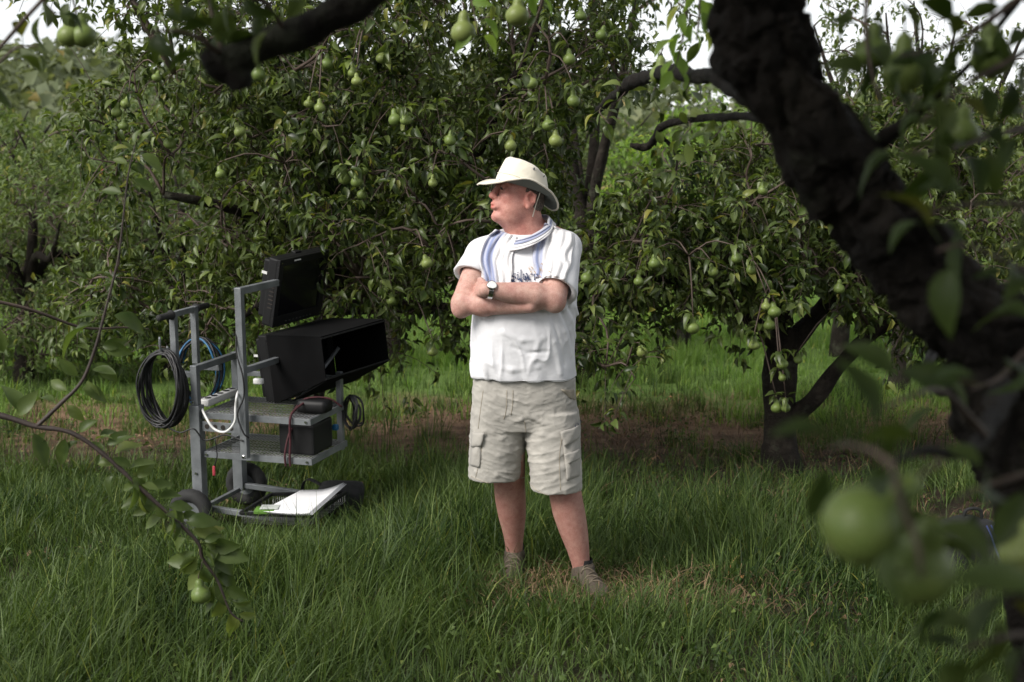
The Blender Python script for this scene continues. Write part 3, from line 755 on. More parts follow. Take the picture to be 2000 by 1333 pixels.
SKEL_F = np.concatenate([spline(np.array(T), 60)[:, :3]] + [spline(np.array(l), 30)[:, :3] for l in limbsF] + [p[::2] for p, r in br if not ((proj(p)[0] > -20) & (proj(p)[0] < 2020) & (proj(p)[1] > -20) & (p[:, 1] > .1)).any()])
SKEL_L = np.array([(-2.30, 4.18, .5), (-2.26, 4.2, 1.0), (-2.28, 4.2, 1.6), (-2.34, 4.15, 2.3)])
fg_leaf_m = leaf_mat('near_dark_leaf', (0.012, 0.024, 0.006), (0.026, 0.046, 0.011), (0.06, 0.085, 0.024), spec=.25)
def spray(parent, pts, Ys, n, leaf, seed, r0=.004, r1=.0015, m=None, hang=.35, wood_mat=None, nm='twig', t0=.1):
    """a leafy shoot: stem as one part, each leaf an object"""
    rr = np.random.default_rng(seed); q = np.array([P(a, b, y) for (a, b), y in zip(pts, Ys)]); path = spline(q, 6 * len(q))
    mb_ = MB().add(*tube_vf(path, np.linspace(r0, r1, len(path)), 7, lump=.12, lf=60))
    sk = SKEL_F if parent is fr else SKEL_L; s0 = path[0]; vis = lambda a: (proj(a)[0] > -15) & (proj(a)[0] < 2015) & (proj(a)[1] > -15) & (proj(a)[1] < 1348)
    if not vis(s0)[0]: sk = sk[~vis(sk)]
    di = np.linalg.norm(sk - s0, axis=1) + .5 * np.maximum(0, s0[2] - sk[:, 2]); e0 = sk[np.argmin(di)]
    if np.linalg.norm(e0 - s0) > .03:          # carry the shoot back to its limb
        mb_.add(*tube_vf(spline([e0, (e0 + s0) / 2 + np.array([0, 0, .22 * np.linalg.norm(e0 - s0)]), s0 + (s0 - path[1]) * .15, s0], 16), np.linspace(r0 * 1.7, r0, 16), 6))
    o = mb_.build(nm, wood_mat or twig_m, parent)
    T_, U_, W_ = frames(path)
    for k in range(n):
        t = t0 + (1 - t0) * (k + rr.uniform(-.3, .3)) / max(1, n - 1); t = min(max(t, 0), .999); i = int(t * (len(path) - 1))
        a = k * 2.4 + rr.uniform(-.5, .5); side = U_[i] * math.cos(a) + W_[i] * math.sin(a)
        d = unit(T_[i] * rr.uniform(.2, .8) + side * .9 + np.array([0, 0, rr.uniform(-hang * 1.6, .3)]))
        L = leaf * rr.uniform(.7, 1.2); nn_ = unit(np.array([0, -.15, 1.0]) + rr.normal(size=3) * .45)
        leaf_object(path[i] + d * L * .38, d, nn_, L, parent, m or fg_leaf_m)
    return path
def hang_pear(px, py, Y, dia, parent, anchor=None, direction=None):
    top = P(px, py, Y) + (np.array([0, 0, dia * .62]) if direction is None else -np.asarray(direction) * dia * .62)
    pear_object(top, dia, parent, tilt=.12, direction=direction)
    return top
for k, (a, b, Y) in enumerate(((1330, 140, 3.6), (1280, 140, 4.1), (1225, 160, 4.7), (1180, 205, 5.1), (1400, 230, 3.7), (1345, 236, 3.9), (1300, 290, 4.15))):
    spray(fr, [(a, b), (a + 18 - 9 * k % 30, b + 14), (a + 10 - 14 * (k % 3), b + 38)], [Y, Y - .05, Y - .08], 7, .06, 60 + k, .003, m=leaf_m)
hang_pear(1292, 135, 4.0, .06, fr)
# sprays at the upper right
spray(fr, [(2060, -60), (1960, 20), (1850, 90), (1760, 110)], [1.9, 1.85, 1.8, 1.75], 16, .062, 1, .006)
spray(fr, [(2060, 60), (1970, 120), (1880, 170), (1800, 240)], [1.8, 1.75, 1.7, 1.65], 14, .062, 2, .005)
spray(fr, [(1700, -40), (1690, 40), (1700, 130), (1720, 200)], [2.0, 1.95, 1.9, 1.85], 11, .06, 3, .004)
spray(fr, [(2060, 240), (1960, 260), (1860, 290), (1780, 300)], [1.9, 1.8, 1.7, 1.6], 12, .06, 4, .005)
spray(fr, [(2080, 420), (1990, 400), (1890, 400), (1800, 420)], [1.6, 1.55, 1.5, 1.45], 7, .06, 5, .004)
spray(fr, [(2080, 560), (1980, 520), (1890, 480), (1830, 490)], [1.5, 1.45, 1.4, 1.4], 6, .06, 6, .004)
spray(fr, [(1925, 850), (1850, 770), (1790, 770), (1720, 800)], [1.5, 1.4, 1.3, 1.25], 5, .06, 7, .004)
spray(fr, [(2060, 640), (2000, 690), (1950, 740), (1900, 760)], [1.5, 1.5, 1.45, 1.4], 4, .06, 8, .004)
spray(fr, [(1740, 905), (1700, 880), (1650, 870), (1620, 880)], [1.0, 1.02, 1.05, 1.1], 5, .058, 9, .003)
spray(fr, [(2080, 900), (1990, 930), (1900, 960), (1840, 1010)], [1.3, 1.25, 1.2, 1.15], 8, .06, 10, .004)
spray(fr, [(2080, 1150), (1990, 1130), (1930, 1150), (1880, 1180)], [1.25, 1.2, 1.15, 1.1], 7, .06, 11, .004)
spray(fr, [(1740, 905), (1760, 980), (1790, 1060), (1800, 1130)], [1.0, .98, .97, .96], 6, .055, 12, .003)
spray(fr, [(2080, 1250), (2000, 1240), (1940, 1250), (1880, 1270)], [1.2, 1.15, 1.1, 1.1], 7, .055, 13, .004)
for (x, y, Y, d) in ((1712, 95, 1.95, .056), (1765, 118, 1.9, .06), (1935, 95, 1.9, .056), (1885, 250, 1.95, .05)):
    hang_pear(x, y, Y, d, fr)
hang_pear(1722, 995, 1.0, .058, fr, direction=unit(np.array([-.75, 0, -.65])))
hang_pear(1800, 1085, 1.05, .056, fr, direction=unit(np.array([-.15, .3, -.93])))
hang_pear(2010, 1070, 1.25, .045, fr)
# sprays that hang into the top of the picture from the overhead limbs
spray(fr, [(900, -160), (905, -90), (915, -30), (925, 20), (935, 70)], [3.55, 3.55, 3.55, 3.55, 3.55], 11, .06, 21, .004, hang=.8, m=leaf_light_m)
spray(fr, [(1010, -160), (1015, -100), (1030, -50), (1050, -10)], [3.5, 3.5, 3.5, 3.5], 9, .06, 22, .004, hang=.8, m=leaf_light_m)
spray(fr, [(1080, -120), (1060, 0), (1035, 70), (1015, 135)], [3.6, 3.65, 3.7, 3.75], 4, .05, 23, .006, hang=.5)
spray(fr, [(1320, -120), (1335, -40), (1340, 30), (1330, 90), (1320, 130)], [3.2, 3.2, 3.2, 3.2, 3.2], 15, .062, 24, .004, hang=.9, m=leaf_light_m)
spray(fr, [(1395, -100), (1370, -20), (1365, 40), (1360, 80)], [3.1, 3.1, 3.1, 3.1], 8, .06, 25, .004, hang=.8, m=leaf_light_m)
spray(fr, [(160, -150), (150, -80), (140, -20), (150, 30)], [3.2, 3.2, 3.2, 3.2], 9, .06, 26, .004, hang=.9)
spray(fr, [(-60, 160), (-10, 130), (30, 95), (75, 90)], [2.6, 2.6, 2.6, 2.6], 5, .055, 27, .003, hang=.8)
spray(fr, [(60, -120), (70, -60), (85, 0), (110, 30)], [2.8, 2.8, 2.8, 2.8], 6, .06, 28, .003, hang=.7)
spray(fr, [(440, 110), (410, 90), (380, 70), (330, 60), (280, 65)], [2.15, 2.12, 2.1, 2.08, 2.05], 9, .055, 29, .005, hang=.5)
spray(fr, [(560, 70), (530, 20), (490, -10), (440, -30)], [2.15, 2.1, 2.05, 2.0], 9, .055, 30, .004, hang=.9)
spray(fr, [(440, 118), (420, 60), (410, 10), (400, -40)], [2.15, 2.15, 2.15, 2.15], 8, .055, 31, .004, hang=.9)
hang_pear(905, 52, 3.55, .064, fr); hang_pear(1012, 22, 3.5, .062, fr)
hang_pear(135, 60, 3.2, .056, fr); hang_pear(158, 58, 3.2, .056, fr)

# ------------------------------------------------------------------ branch reaching in from the left edge
lb = empty('pear_tree', (-2.3, 4.2, 0)); tag(lb, 'pear tree outside the left edge, its slender leafy branch reaching in before the cart', 'tree', G2)
T = [(-2.34, 4.15, -.05, .09), (-2.30, 4.18, .5, .075), (-2.26, 4.20, 1.0, .065), (-2.28, 4.2, 1.6, .05), (-2.34, 4.15, 2.3, .035)]
q = spline(np.array(T), 40); MB().add(*tube_vf(q[:, :3], q[:, 3], 14, lump=.14, lf=9, seed=8)).build('trunk', bark_m, lb)
main = [(-420, 740), (-250, 790), (-100, 800), (0, 812), (70, 833), (140, 846), (205, 890), (270, 950), (330, 1005), (385, 1058), (396, 1092), (425, 1135), (450, 1195), (475, 1215)]
my = [4.2 + .01 * i for i in range(14)]
qm = np.array([P(a, b, y) for (a, b), y in zip(main, my)]); pm = spline(qm, 90)
MB().add(*tube_vf(pm, np.interp(np.linspace(0, 1, 90), [0, .35, .75, 1], [.013, .0072, .0055, .002]), 9, lump=.16, lf=45, seed=4)).build('limb', shoot_m, lb)
sh = [(70, 835), (115, 792), (160, 745), (186, 680), (205, 610), (218, 560), (232, 500), (240, 430), (250, 345), (263, 285)]
qs = np.array([P(a, b, 4.24 - .004 * i) for i, (a, b) in enumerate(sh)]); ps = spline(qs, 60)
MB().add(*tube_vf(ps, np.linspace(.0065, .0018, 60), 8, lump=.14, lf=60, seed=5)).build('shoot', shoot_m, lb)
spur = [(20, 825, 35, 790), (55, 832, 40, 800)]
rr = np.random.default_rng(12)
def near_leaf(bx, by, tx, ty, Y, w=None, nrm=(0, -.75, .65), dy=0.0, var=None):
    """one leaf from its base pixel to its tip pixel at depth Y"""
    a = P(bx, by, Y); b = P(tx, ty, Y + dy); d = b - a; L = np.linalg.norm(d) * .92; a = a + d * .2
    leaf_object(a, d, unit(np.array(nrm, float) + rr.normal(size=3) * .3), L * 1.0, lb, leaf_near_m, int(rr.integers(0, 3)) if var is None else var)
leaf_near_m = leaf_mat('near_pear_leaf', (0.035, 0.060, 0.015), (0.065, 0.10, 0.026), (0.125, 0.165, 0.055), trans=.4, rough=.4)
for (bx, by, tx, ty) in ((258, 292, 222, 285), (262, 288, 268, 250), (264, 290, 292, 258), (266, 295, 318, 330), (256, 320, 222, 312), (252, 345, 300, 372), (250, 350, 258, 330), (246, 378, 202, 372), (238, 450, 212, 462),
                        (225, 540, 205, 548), (207, 612, 285, 632), (205, 615, 140, 622), (200, 630, 100, 655), (188, 672, 252, 690), (190, 680, 240, 668), (180, 690, 150, 668), (178, 700, 226, 742), (170, 720, 222, 728), (160, 742, 118, 705),
                        (165, 735, 190, 782), (150, 755, 205, 770), (140, 768, 95, 742), (125, 785, 160, 820), (115, 792, 70, 762), (45, 820, 20, 745), (30, 822, 60, 770), (12, 700, -10, 640), (60, 832, 88, 905), (95, 838, 70, 872),
                        (130, 845, 118, 905), (148, 850, 182, 820), (160, 858, 122, 880), (195, 884, 190, 905), (215, 895, 262, 855), (230, 912, 188, 900), (245, 925, 285, 888), (255, 935, 300, 910), (268, 948, 232, 955), (280, 958, 336, 940),
                        (290, 968, 240, 990), (300, 975, 352, 962), (305, 982, 262, 1005), (318, 992, 372, 985), (325, 1000, 285, 1030), (340, 1015, 392, 1000), (350, 1022, 418, 1012), (352, 1028, 308, 1040), (362, 1035, 430, 1040), (370, 1045, 330, 1075),
                        (380, 1055, 440, 1050), (385, 1060, 462, 1068), (388, 1062, 478, 1092), (390, 1070, 336, 1110), (392, 1075, 350, 1135), (395, 1085, 460, 1110), (400, 1095, 452, 1140), (405, 1105, 368, 1150), (398, 1090, 330, 1098),
                        (412, 1115, 470, 1145), (418, 1125, 440, 1180), (425, 1135, 400, 1185), (430, 1142, 482, 1170), (438, 1155, 420, 1215), (445, 1170, 492, 1190), (450, 1185, 455, 1245), (458, 1198, 500, 1205), (385, 1058, 428, 1020), (360, 1030, 345, 990)):
    up = abs(ty - by) < abs(tx - bx); near_leaf(bx, by, tx, ty, 4.24 + .09 * (bx / 400), nrm=(0, -.75, .6) if up else (rr.uniform(-.6, .6), -.9, .3), dy=rr.uniform(-.03, .02))
for k in range(30):
    i = int(rr.uniform(34, 88)); b_ = pm[i]; L_ = rr.uniform(.055, .08); a_ = rr.uniform(0, 6.28)
    d_ = unit((pm[i] - pm[i - 1]) / np.linalg.norm(pm[i] - pm[i - 1]) * rr.uniform(.1, .9) + np.array([math.cos(a_), .35 * rr.normal(), math.sin(a_) - .15]))
    leaf_object(b_ + d_ * L_ * .4, d_, unit(np.array([0, -.5, .6]) + rr.normal(size=3) * .6), L_, lb, leaf_near_m)
hang_pear(390, 1155, 4.32, .066, lb)
MB().add(*tube_vf(spline([P(396, 1092, 4.3), P(392, 1115, 4.31), P(391, 1125, 4.32)], 5), .002, 5)).build('fruit_spur', shoot_m, lb)
# dark twig passing behind the handle
spray(lb, [(-160, 560), (40, 600), (160, 640), (240, 640), (290, 643)], [5.2, 5.4, 5.6, 5.8, 5.9], 6, .06, 44, .008, .003, t0=.55)
# ------------------------------------------------------------------ signed distance fields meshed with surface nets
class Field:
    def __init__(s, lo, hi, h):
        s.ax = [np.arange(lo[i], hi[i] + h, h, dtype=np.float32) for i in range(3)]
        s.V = np.full([len(a) for a in s.ax], 0.08, np.float32)
    def sub(s, lo, hi, pad):
        sl = []
        for i in range(3):
            a = np.searchsorted(s.ax[i], lo[i] - pad); b = np.searchsorted(s.ax[i], hi[i] + pad)
            sl.append(slice(max(0, a - 1), min(len(s.ax[i]), b + 1)))
        sl = tuple(sl)
        X, Y, Z = np.meshgrid(*[s.ax[i][sl[i]] for i in range(3)], indexing='ij', sparse=True)
        return sl, X, Y, Z
    def put(s, sl, d, k, op='u'):
        v = s.V[sl]; d = d.astype(np.float32)
        if op == 'u':
            h = np.clip(0.5 + 0.5 * (v - d) / k, 0, 1); s.V[sl] = v * (1 - h) + d * h - k * h * (1 - h)
        elif op == 's':
            d = -d; h = np.clip(0.5 - 0.5 * (v - d) / k, 0, 1); s.V[sl] = v * (1 - h) + d * h + k * h * (1 - h)
        elif op == 'i':
            h = np.clip(0.5 - 0.5 * (v - d) / k, 0, 1); s.V[sl] = v * (1 - h) + d * h + k * h * (1 - h)
    def cap(s, a, b, ra, rb, k=0.02, op='u', pad=0.05, flat=None):
        """tapered capsule; flat = (direction, factor) squeezes it along a direction"""
        a = np.asarray(a, float); b = np.asarray(b, float); r = max(ra, rb)
        sl, X, Y, Z = s.sub(np.minimum(a, b) - r, np.maximum(a, b) + r, pad)
        ab = b - a; L2 = max(1e-9, ab.dot(ab))
        px, py, pz = X - a[0], Y - a[1], Z - a[2]
        t = np.clip((px * ab[0] + py * ab[1] + pz * ab[2]) / L2, 0, 1)
        qx, qy, qz = px - t * ab[0], py - t * ab[1], pz - t * ab[2]
        if flat is not None:
            f = unit(np.asarray(flat[0], float)); c = qx * f[0] + qy * f[1] + qz * f[2]; g = 1 / flat[1] - 1
            qx, qy, qz = qx + c * f[0] * g, qy + c * f[1] * g, qz + c * f[2] * g
        d = np.sqrt(qx * qx + qy * qy + qz * qz) - (ra + (rb - ra) * t)
        s.put(sl, d, k, op); return s
    def ell(s, c, r, R=None, k=0.02, op='u', pad=0.05):
        """ellipsoid; R rows = local axes"""
        c = np.asarray(c, float); r = np.asarray(r, float); m = r.max()
        sl, X, Y, Z = s.sub(c - m, c + m, pad); X, Y, Z = X - c[0], Y - c[1], Z - c[2]
        if R is None: u, v, w = X / r[0], Y / r[1], Z / r[2]
        else: u, v, w = [(R[i][0] * X + R[i][1] * Y + R[i][2] * Z) / r[i] for i in range(3)]
        q = np.sqrt(u * u + v * v + w * w)
        q2 = np.sqrt((u / r[0]) ** 2 + (v / r[1]) ** 2 + (w / r[2]) ** 2)
        d = q * (q - 1) / np.maximum(q2, 1e-6)
        s.put(sl, d, k, op); return s
    def loft(s, sec, k=0.02, op='u', pad=0.05, ex=2.3, ext=(0, 0), ang=0.0):
        """stack of horizontal ellipses sec rows (z, cx, cy, rx, ry)"""
        sec = np.asarray(sorted(sec), float); zs = sec[:, 0]; m = sec[:, 3:5].max()
        lo = np.array([sec[:, 1].min() - m, sec[:, 2].min() - m, zs[0] - ext[0]]); hi = np.array([sec[:, 1].max() + m, sec[:, 2].max() + m, zs[-1] + ext[1]])
        sl, X, Y, Z = s.sub(lo, hi, pad); z = Z.ravel()
        tt = np.linspace(zs[0], zs[-1], 60)
        # smooth interpolation
        def ip(c):
            y = np.interp(tt, zs, sec[:, c]); ker = np.array([1, 2, 3, 2, 1]) / 9.0
            y = np.convolve(np.pad(y, 2, mode='edge'), ker, 'valid'); return np.interp(z, tt, y)[None, None, :]
        cx, cy, rx, ry = ip(1), ip(2), ip(3), ip(4)
        dx, dy = X - cx, Y - cy
        if ang: dx, dy = dx * math.cos(ang) + dy * math.sin(ang), -dx * math.sin(ang) + dy * math.cos(ang)
        q = (np.abs(dx / rx) ** ex + np.abs(dy / ry) ** ex) ** (1 / ex)
        d = (q - 1) * np.minimum(rx, ry)
        dz = np.maximum(zs[0] - ext[0] - Z, Z - zs[-1] - ext[1])
        d = np.maximum(d, dz + 0 * d)
        s.put(sl, d, k, op); return s
    def plane(s, n, c, k=0.004):
        """keep the side the normal points away from"""
        n = unit(np.asarray(n, float)); X, Y, Z = np.meshgrid(*s.ax, indexing='ij', sparse=True)
        d = (X - c[0]) * n[0] + (Y - c[1]) * n[1] + (Z - c[2]) * n[2]
        s.put((slice(None),) * 3, d, k, 'i'); return s
    def nets(s):
        V = s.V; ax = s.ax; neg = V < 0
        nx, ny, nz = V.shape
        cnt = np.zeros((nx - 1, ny - 1, nz - 1), np.uint8)
        for dx in (0, 1):
            for dy in (0, 1):
                for dz in (0, 1): cnt += neg[dx:nx - 1 + dx, dy:ny - 1 + dy, dz:nz - 1 + dz]
        act = (cnt > 0) & (cnt < 8); I, J, K = np.nonzero(act); n = len(I)
        ids = np.full(act.shape, -1, np.int32); ids[I, J, K] = np.arange(n)
        S = np.zeros((n, 3)); Wt = np.zeros(n)
        cor = [(a, b, c) for a in (0, 1) for b in (0, 1) for c in (0, 1)]
        for a in cor:
            for d in range(3):
                if a[d]: continue
                b = list(a); b[d] = 1
                va = V[I + a[0], J + a[1], K + a[2]]; vb = V[I + b[0], J + b[1], K + b[2]]
                m = (va < 0) != (vb < 0)
                t = np.where(m, va / np.where(m, va - vb, 1), 0)
                for e in range(3):
                    p = a[e] + (t if e == d else 0); S[:, e] += np.where(m, p, 0)
                Wt += m
        S /= np.maximum(Wt, 1)[:, None]
        out = np.zeros((n, 3))
        for e, ii in enumerate((I, J, K)):
            h = ax[e][1] - ax[e][0]; out[:, e] = ax[e][ii] + S[:, e] * h
        Q = []
        for d in range(3):
            sl0 = [slice(None)] * 3; sl1 = [slice(None)] * 3; sl0[d] = slice(0, -1); sl1[d] = slice(1, None)
            a = neg[tuple(sl0)]; b = neg[tuple(sl1)]
            e1, e2 = (d + 1) % 3, (d + 2) % 3
            for sign, m in ((0, a & ~b), (1, ~a & b)):
                g = list(np.nonzero(m)); ok = (g[e1] > 0) & (g[e2] > 0) & (g[e1] < V.shape[e1] - 1) & (g[e2] < V.shape[e2] - 1)
                g = [q[ok] for q in g]
                def c(o1, o2):
                    q = [x.copy() for x in g]; q[e1] -= o1; q[e2] -= o2; return ids[q[0], q[1], q[2]]
                qd = np.stack([c(1, 1), c(0, 1), c(0, 0), c(1, 0)], -1)
                Q.append(qd if sign == 0 else qd[:, ::-1])
        return out, np.concatenate(Q)

def relax(V, Q, it=2, f=0.5, mask=None):
    e = np.concatenate([Q[:, [0, 1]], Q[:, [1, 2]], Q[:, [2, 3]], Q[:, [3, 0]]]); n = len(V)
    deg = np.bincount(e[:, 0], minlength=n) + np.bincount(e[:, 1], minlength=n)
    for _ in range(it):
        A = np.zeros_like(V)
        for c in range(3): A[:, c] = np.bincount(e[:, 0], V[e[:, 1], c], n) + np.bincount(e[:, 1], V[e[:, 0], c], n)
        A /= np.maximum(deg, 1)[:, None]
        w = f if mask is None else f * mask[:, None]
        V = V + (A - V) * w
    return V

def normals(V, Q):
    a = np.cross(V[Q[:, 2]] - V[Q[:, 0]], V[Q[:, 3]] - V[Q[:, 1]]); Nn = np.zeros_like(V)
    for c in range(4):
        for k in range(3): Nn[:, k] += np.bincount(Q[:, c], a[:, k], len(V))
    return Nn / (np.linalg.norm(Nn, axis=1)[:, None] + 1e-12)

def color_attr(me, name, cols):
    a = me.color_attributes.new(name, 'FLOAT_COLOR', 'POINT')
    c = np.ones((len(cols), 4), np.float32); c[:, :cols.shape[1]] = cols
    a.data.foreach_set('color', c.ravel())

# ------------------------------------------------------------------ the man
def cloth_mat(name, col, weave=900, var=0.06, rough=0.85, fold=0.25, dirt=None, attr=None):
    m, nt, b = mat(name)
    f = noise(nt, 9, 4)
    c = ramp(nt, f, [(0.3, [x * (1 - var) for x in col]), (0.7, [min(1, x * (1 + var)) for x in col])])
    if attr:
        at_ = N(nt, 'ShaderNodeAttribute'); at_.attribute_name = attr
        c = mixc(nt, 1.0, c, at_.outputs['Color'], 'MULTIPLY')
    nt.links.new(c, b.inputs['Base Color']); b.inputs['Roughness'].default_value = rough
    b.inputs['Specular IOR Level'].default_value = 0.15; b.inputs['Sheen Weight'].default_value = 0.15
    w = noise(nt, weave, 2); f2 = noise(nt, 34, 3, 0.5)
    mm = N(nt, 'ShaderNodeMath', operation='MULTIPLY_ADD'); nt.links.new(w, mm.inputs[0]); mm.inputs[1].default_value = 0.12; nt.links.new(f2, mm.inputs[2])
    bump(nt, b, mm.outputs[0], fold, 0.006)
    return m

def skin_mat():
    m, nt, b = mat('skin')
    at_ = N(nt, 'ShaderNodeAttribute'); at_.attribute_name = 'tint'
    f = noise(nt, 42, 5, 0.65)
    c = ramp(nt, f, [(0.25, (0.42, 0.225, 0.185)), (0.5, (0.54, 0.33, 0.28)), (0.75, (0.63, 0.42, 0.355))])
    mo = ramp(nt, noise(nt, 260, 2), [(0.35, (0.86, 0.83, 0.82)), (0.65, (1, 1, 1))])
    c = mixc(nt, 1.0, c, mo, 'MULTIPLY'); c = mixc(nt, 1.0, c, at_.outputs['Color'], 'MULTIPLY')
    nt.links.new(c, b.inputs['Base Color']); b.inputs['Roughness'].default_value = 0.55
    b.inputs['Specular IOR Level'].default_value = 0.35
    b.inputs['Subsurface Weight'].default_value = 0.08; b.inputs['Subsurface Radius'].default_value = (0.01, 0.004, 0.002); b.inputs['Subsurface Scale'].default_value = 0.6
    bump(nt, b, noise(nt, 320, 3), 0.25, 0.002)
    return m
skin_m = skin_mat()
shirt_m = cloth_mat('white_cotton', (0.70, 0.70, 0.725), 1100, 0.03, fold=0.35)
shorts_m = cloth_mat('khaki_cotton', (0.375, 0.357, 0.325), 700, 0.10, fold=0.6, attr='wear')
scarf_m = cloth_mat('scarf_cotton', (1.0, 1.0, 1.0), 900, 0.03, fold=0.5, attr='stripe')
hat_m = cloth_mat('hat_canvas', (0.72, 0.675, 0.57), 600, 0.05, fold=0.3)
brim_m = cloth_mat('hat_underbrim', (0.115, 0.135, 0.12), 600, 0.1, fold=0.2)
hair_m = simple('grey_brown_hair', (0.12, 0.095, 0.078), 0.7, var=0.6, scale=120, bmp=0.8, bdist=0.004)
shoe_m = simple('brown_suede', (0.070, 0.054, 0.040), 0.85, var=0.35, scale=25, bmp=0.4)
sole_m = simple('shoe_sole', (0.045, 0.04, 0.035), 0.8, bmp=0.2)
lace_m = simple('shoe_lace', (0.13, 0.105, 0.075), 0.8, var=0.3, scale=60, bmp=0.2)
sock_m = simple('black_sock', (0.012, 0.012, 0.013), 0.9, bmp=0.3)

MY = 6.0
def m3(px, py, dy=0.0): return P(px, py, MY + dy)
PXM = 463.0
person = empty('person', (float(m3(1060, 1160)[0]), MY, float(ground_z(0.1, 6.0))))
tag(person, 'man in cream brimmed hat, white shirt and khaki shorts standing with folded arms', 'person')

# head frame: fwd towards the image's left, a little to the camera, chin up
hf = unit(np.array([-0.93, -0.36, 0.10])); hl = unit(np.cross(np.array([0, 0, 1.0]), hf)); hu = np.cross(hf, hl)
HR = np.array([hf, hl, hu]); HC = m3(1012, 377, 0.0)
def hp(f, l, u): return HC + hf * f + hl * l + hu * u
# skeleton points
S_R, E_R, W_R = m3(944, 492, 0.02), m3(905, 592, -0.14), m3(1036, 598, -0.235)
S_L, E_L, W_L = m3(1100, 482, -0.02), m3(1080, 582, -0.20), m3(948, 566, -0.265)
K_R, A_R = m3(993, 922, 0.03), m3(1005, 1098, 0.16)
K_L, A_L = m3(1098, 935, -0.07), m3(1139, 1112, -0.06)
H_R, H_L = m3(972, 800, 0.02), m3(1078, 800, -0.03)

B = Field((-0.34, 5.62, -0.05), (0.42, 6.32, 1.86), 0.0046)
zp = lambda py: float(m3(1000, py)[2])
xp = lambda px: float(m3(px, 500)[0])
def torso(g=0.0):
    S = []
    for (py, c, hw, cy, ry) in ((760, 1024, 94, 0.01, .150), (700, 1022, 95, -0.01, .162), (640, 1022, 95, -0.02, .165), (580, 1026, 94, -0.01, .155), (530, 1030, 92, 0.0, .143),
                                (490, 1031, 86, 0.015, .125), (468, 1032, 66, 0.03, .095), (452, 1033, 44, 0.035, .075)):
        S.append((zp(py), xp(c), MY + cy, hw / PXM + g, ry + g))
    return S
B.loft(torso(-0.012), k=0.02)
B.cap(m3(1034, 470, 0.04), hp(-0.028, 0, -0.05), .075, .066, k=.03)
B.cap(m3(1060, 455, 0.05), m3(1105, 478, 0.0), .05, .055, k=.03); B.cap(m3(1000, 470, 0.04), m3(948, 496, 0.02), .036, .042, k=.03)
# arms
B.cap(S_R, E_R, .056, .050, k=.025); B.cap(S_L, E_L, .060, .056, k=.025)
B.cap(E_R, E_R + (W_R - E_R) * .30, .043, .049, k=.02); B.cap(E_R + (W_R - E_R) * .30, W_R, .049, .029, k=.02)
B.cap(E_L, E_L + (W_L - E_L) * .28, .048, .055, k=.010); B.cap(E_L + (W_L - E_L) * .28, W_L, .055, .029, k=.004)
B.cap(E_L + np.array([0.01, -0.01, -0.025]), E_L + np.array([0.0, 0.0, -0.01]), .036, .036, k=.02)
B.cap(E_R + np.array([-0.012, -0.005, -0.03]), E_R, .034, .036, k=.02)
# hands: left hand tucks into the crook of the right arm, right hand under the left upper arm
def hand(w, d, nrm, side, th=1.0):
    d = unit(d); n = unit(nrm - d * np.dot(nrm, d)); s = np.cross(n, d) * side
    pl = w + d * .085
    for t in (-1, -.33, .33, 1): B.cap(w + d * .015 + s * t * .016, pl + s * t * .028, .015, .013, k=.012)
    for t, l in ((-1, .062), (-.33, .074), (.33, .078), (1, .068)):
        a = pl + s * t * .029; b = a + d * l * .5 - n * .006; c = b + d * l * .4 - n * .022
        B.cap(a, b, .0095, .0088, k=.005); B.cap(b, c, .0088, .0075, k=.005)
    a = w + d * .03 + s * .026 * (.4 + .6 * th); b = a + d * .03 + s * .022 * th - n * .006 - n * .02 * (1 - th); B.cap(a, b, .013, .0105, k=.01); B.cap(b, b + d * .032 - n * .008, .0105, .009, k=.006)
hand(W_L, m3(925, 556, -0.12) - W_L, np.array([-.7, -1.0, 0.25]), -1, 0.0)
hand(W_R, m3(1085, 570, -0.06) - W_R, np.array([0, -1.0, 0.1]), 1)
# legs
for h, kn, an, rows in ((H_R, K_R, A_R, ((880, 992, 34), (915, 993, 32.5), (945, 994, 31.5), (985, 997, 31), (1020, 1000, 28), (1055, 1003, 21.5), (1080, 1004, 18), (1104, 1005, 16.5), (1125, 1006, 17))),
                        (H_L, K_L, A_L, ((890, 1094, 34), (925, 1099, 33), (960, 1105, 32.5), (1000, 1113, 32.5), (1035, 1122, 28.5), (1070, 1131, 22), (1095, 1136, 18), (1117, 1139, 16.5), (1140, 1141, 17)))):
    B.cap(h, kn, .088, .062, k=.02); sec_ = []
    for py, cx, hw in rows:
        t_ = np.clip((zp(py) - an[2]) / (kn[2] - an[2]), -.2, 1.3); y_ = an[1] + (kn[1] - an[1]) * t_ + .012 * math.sin(math.pi * np.clip(t_, 0, 1))
        sec_.append((zp(py), xp(cx), y_, hw / PXM, hw / PXM * 1.08))
    B.loft(sec_, k=.02, ex=2.05)
def foot_pts(an, toe):
    g = float(ground_z(an[0], an[1])); a = an + np.array([0, 0.02, 0]); b = an + np.asarray(toe) * .6; a[2] = g + .062; b[2] = g + .050
    return a, b
TOE_R, TOE_L = np.array([-0.02, -0.20, -0.10]), np.array([0.085, -0.17, -0.10])
for an, t in ((A_R, TOE_R), (A_L, TOE_L)):
    a, b = foot_pts(an, t); B.cap(a, b, .030, .020, k=.02)
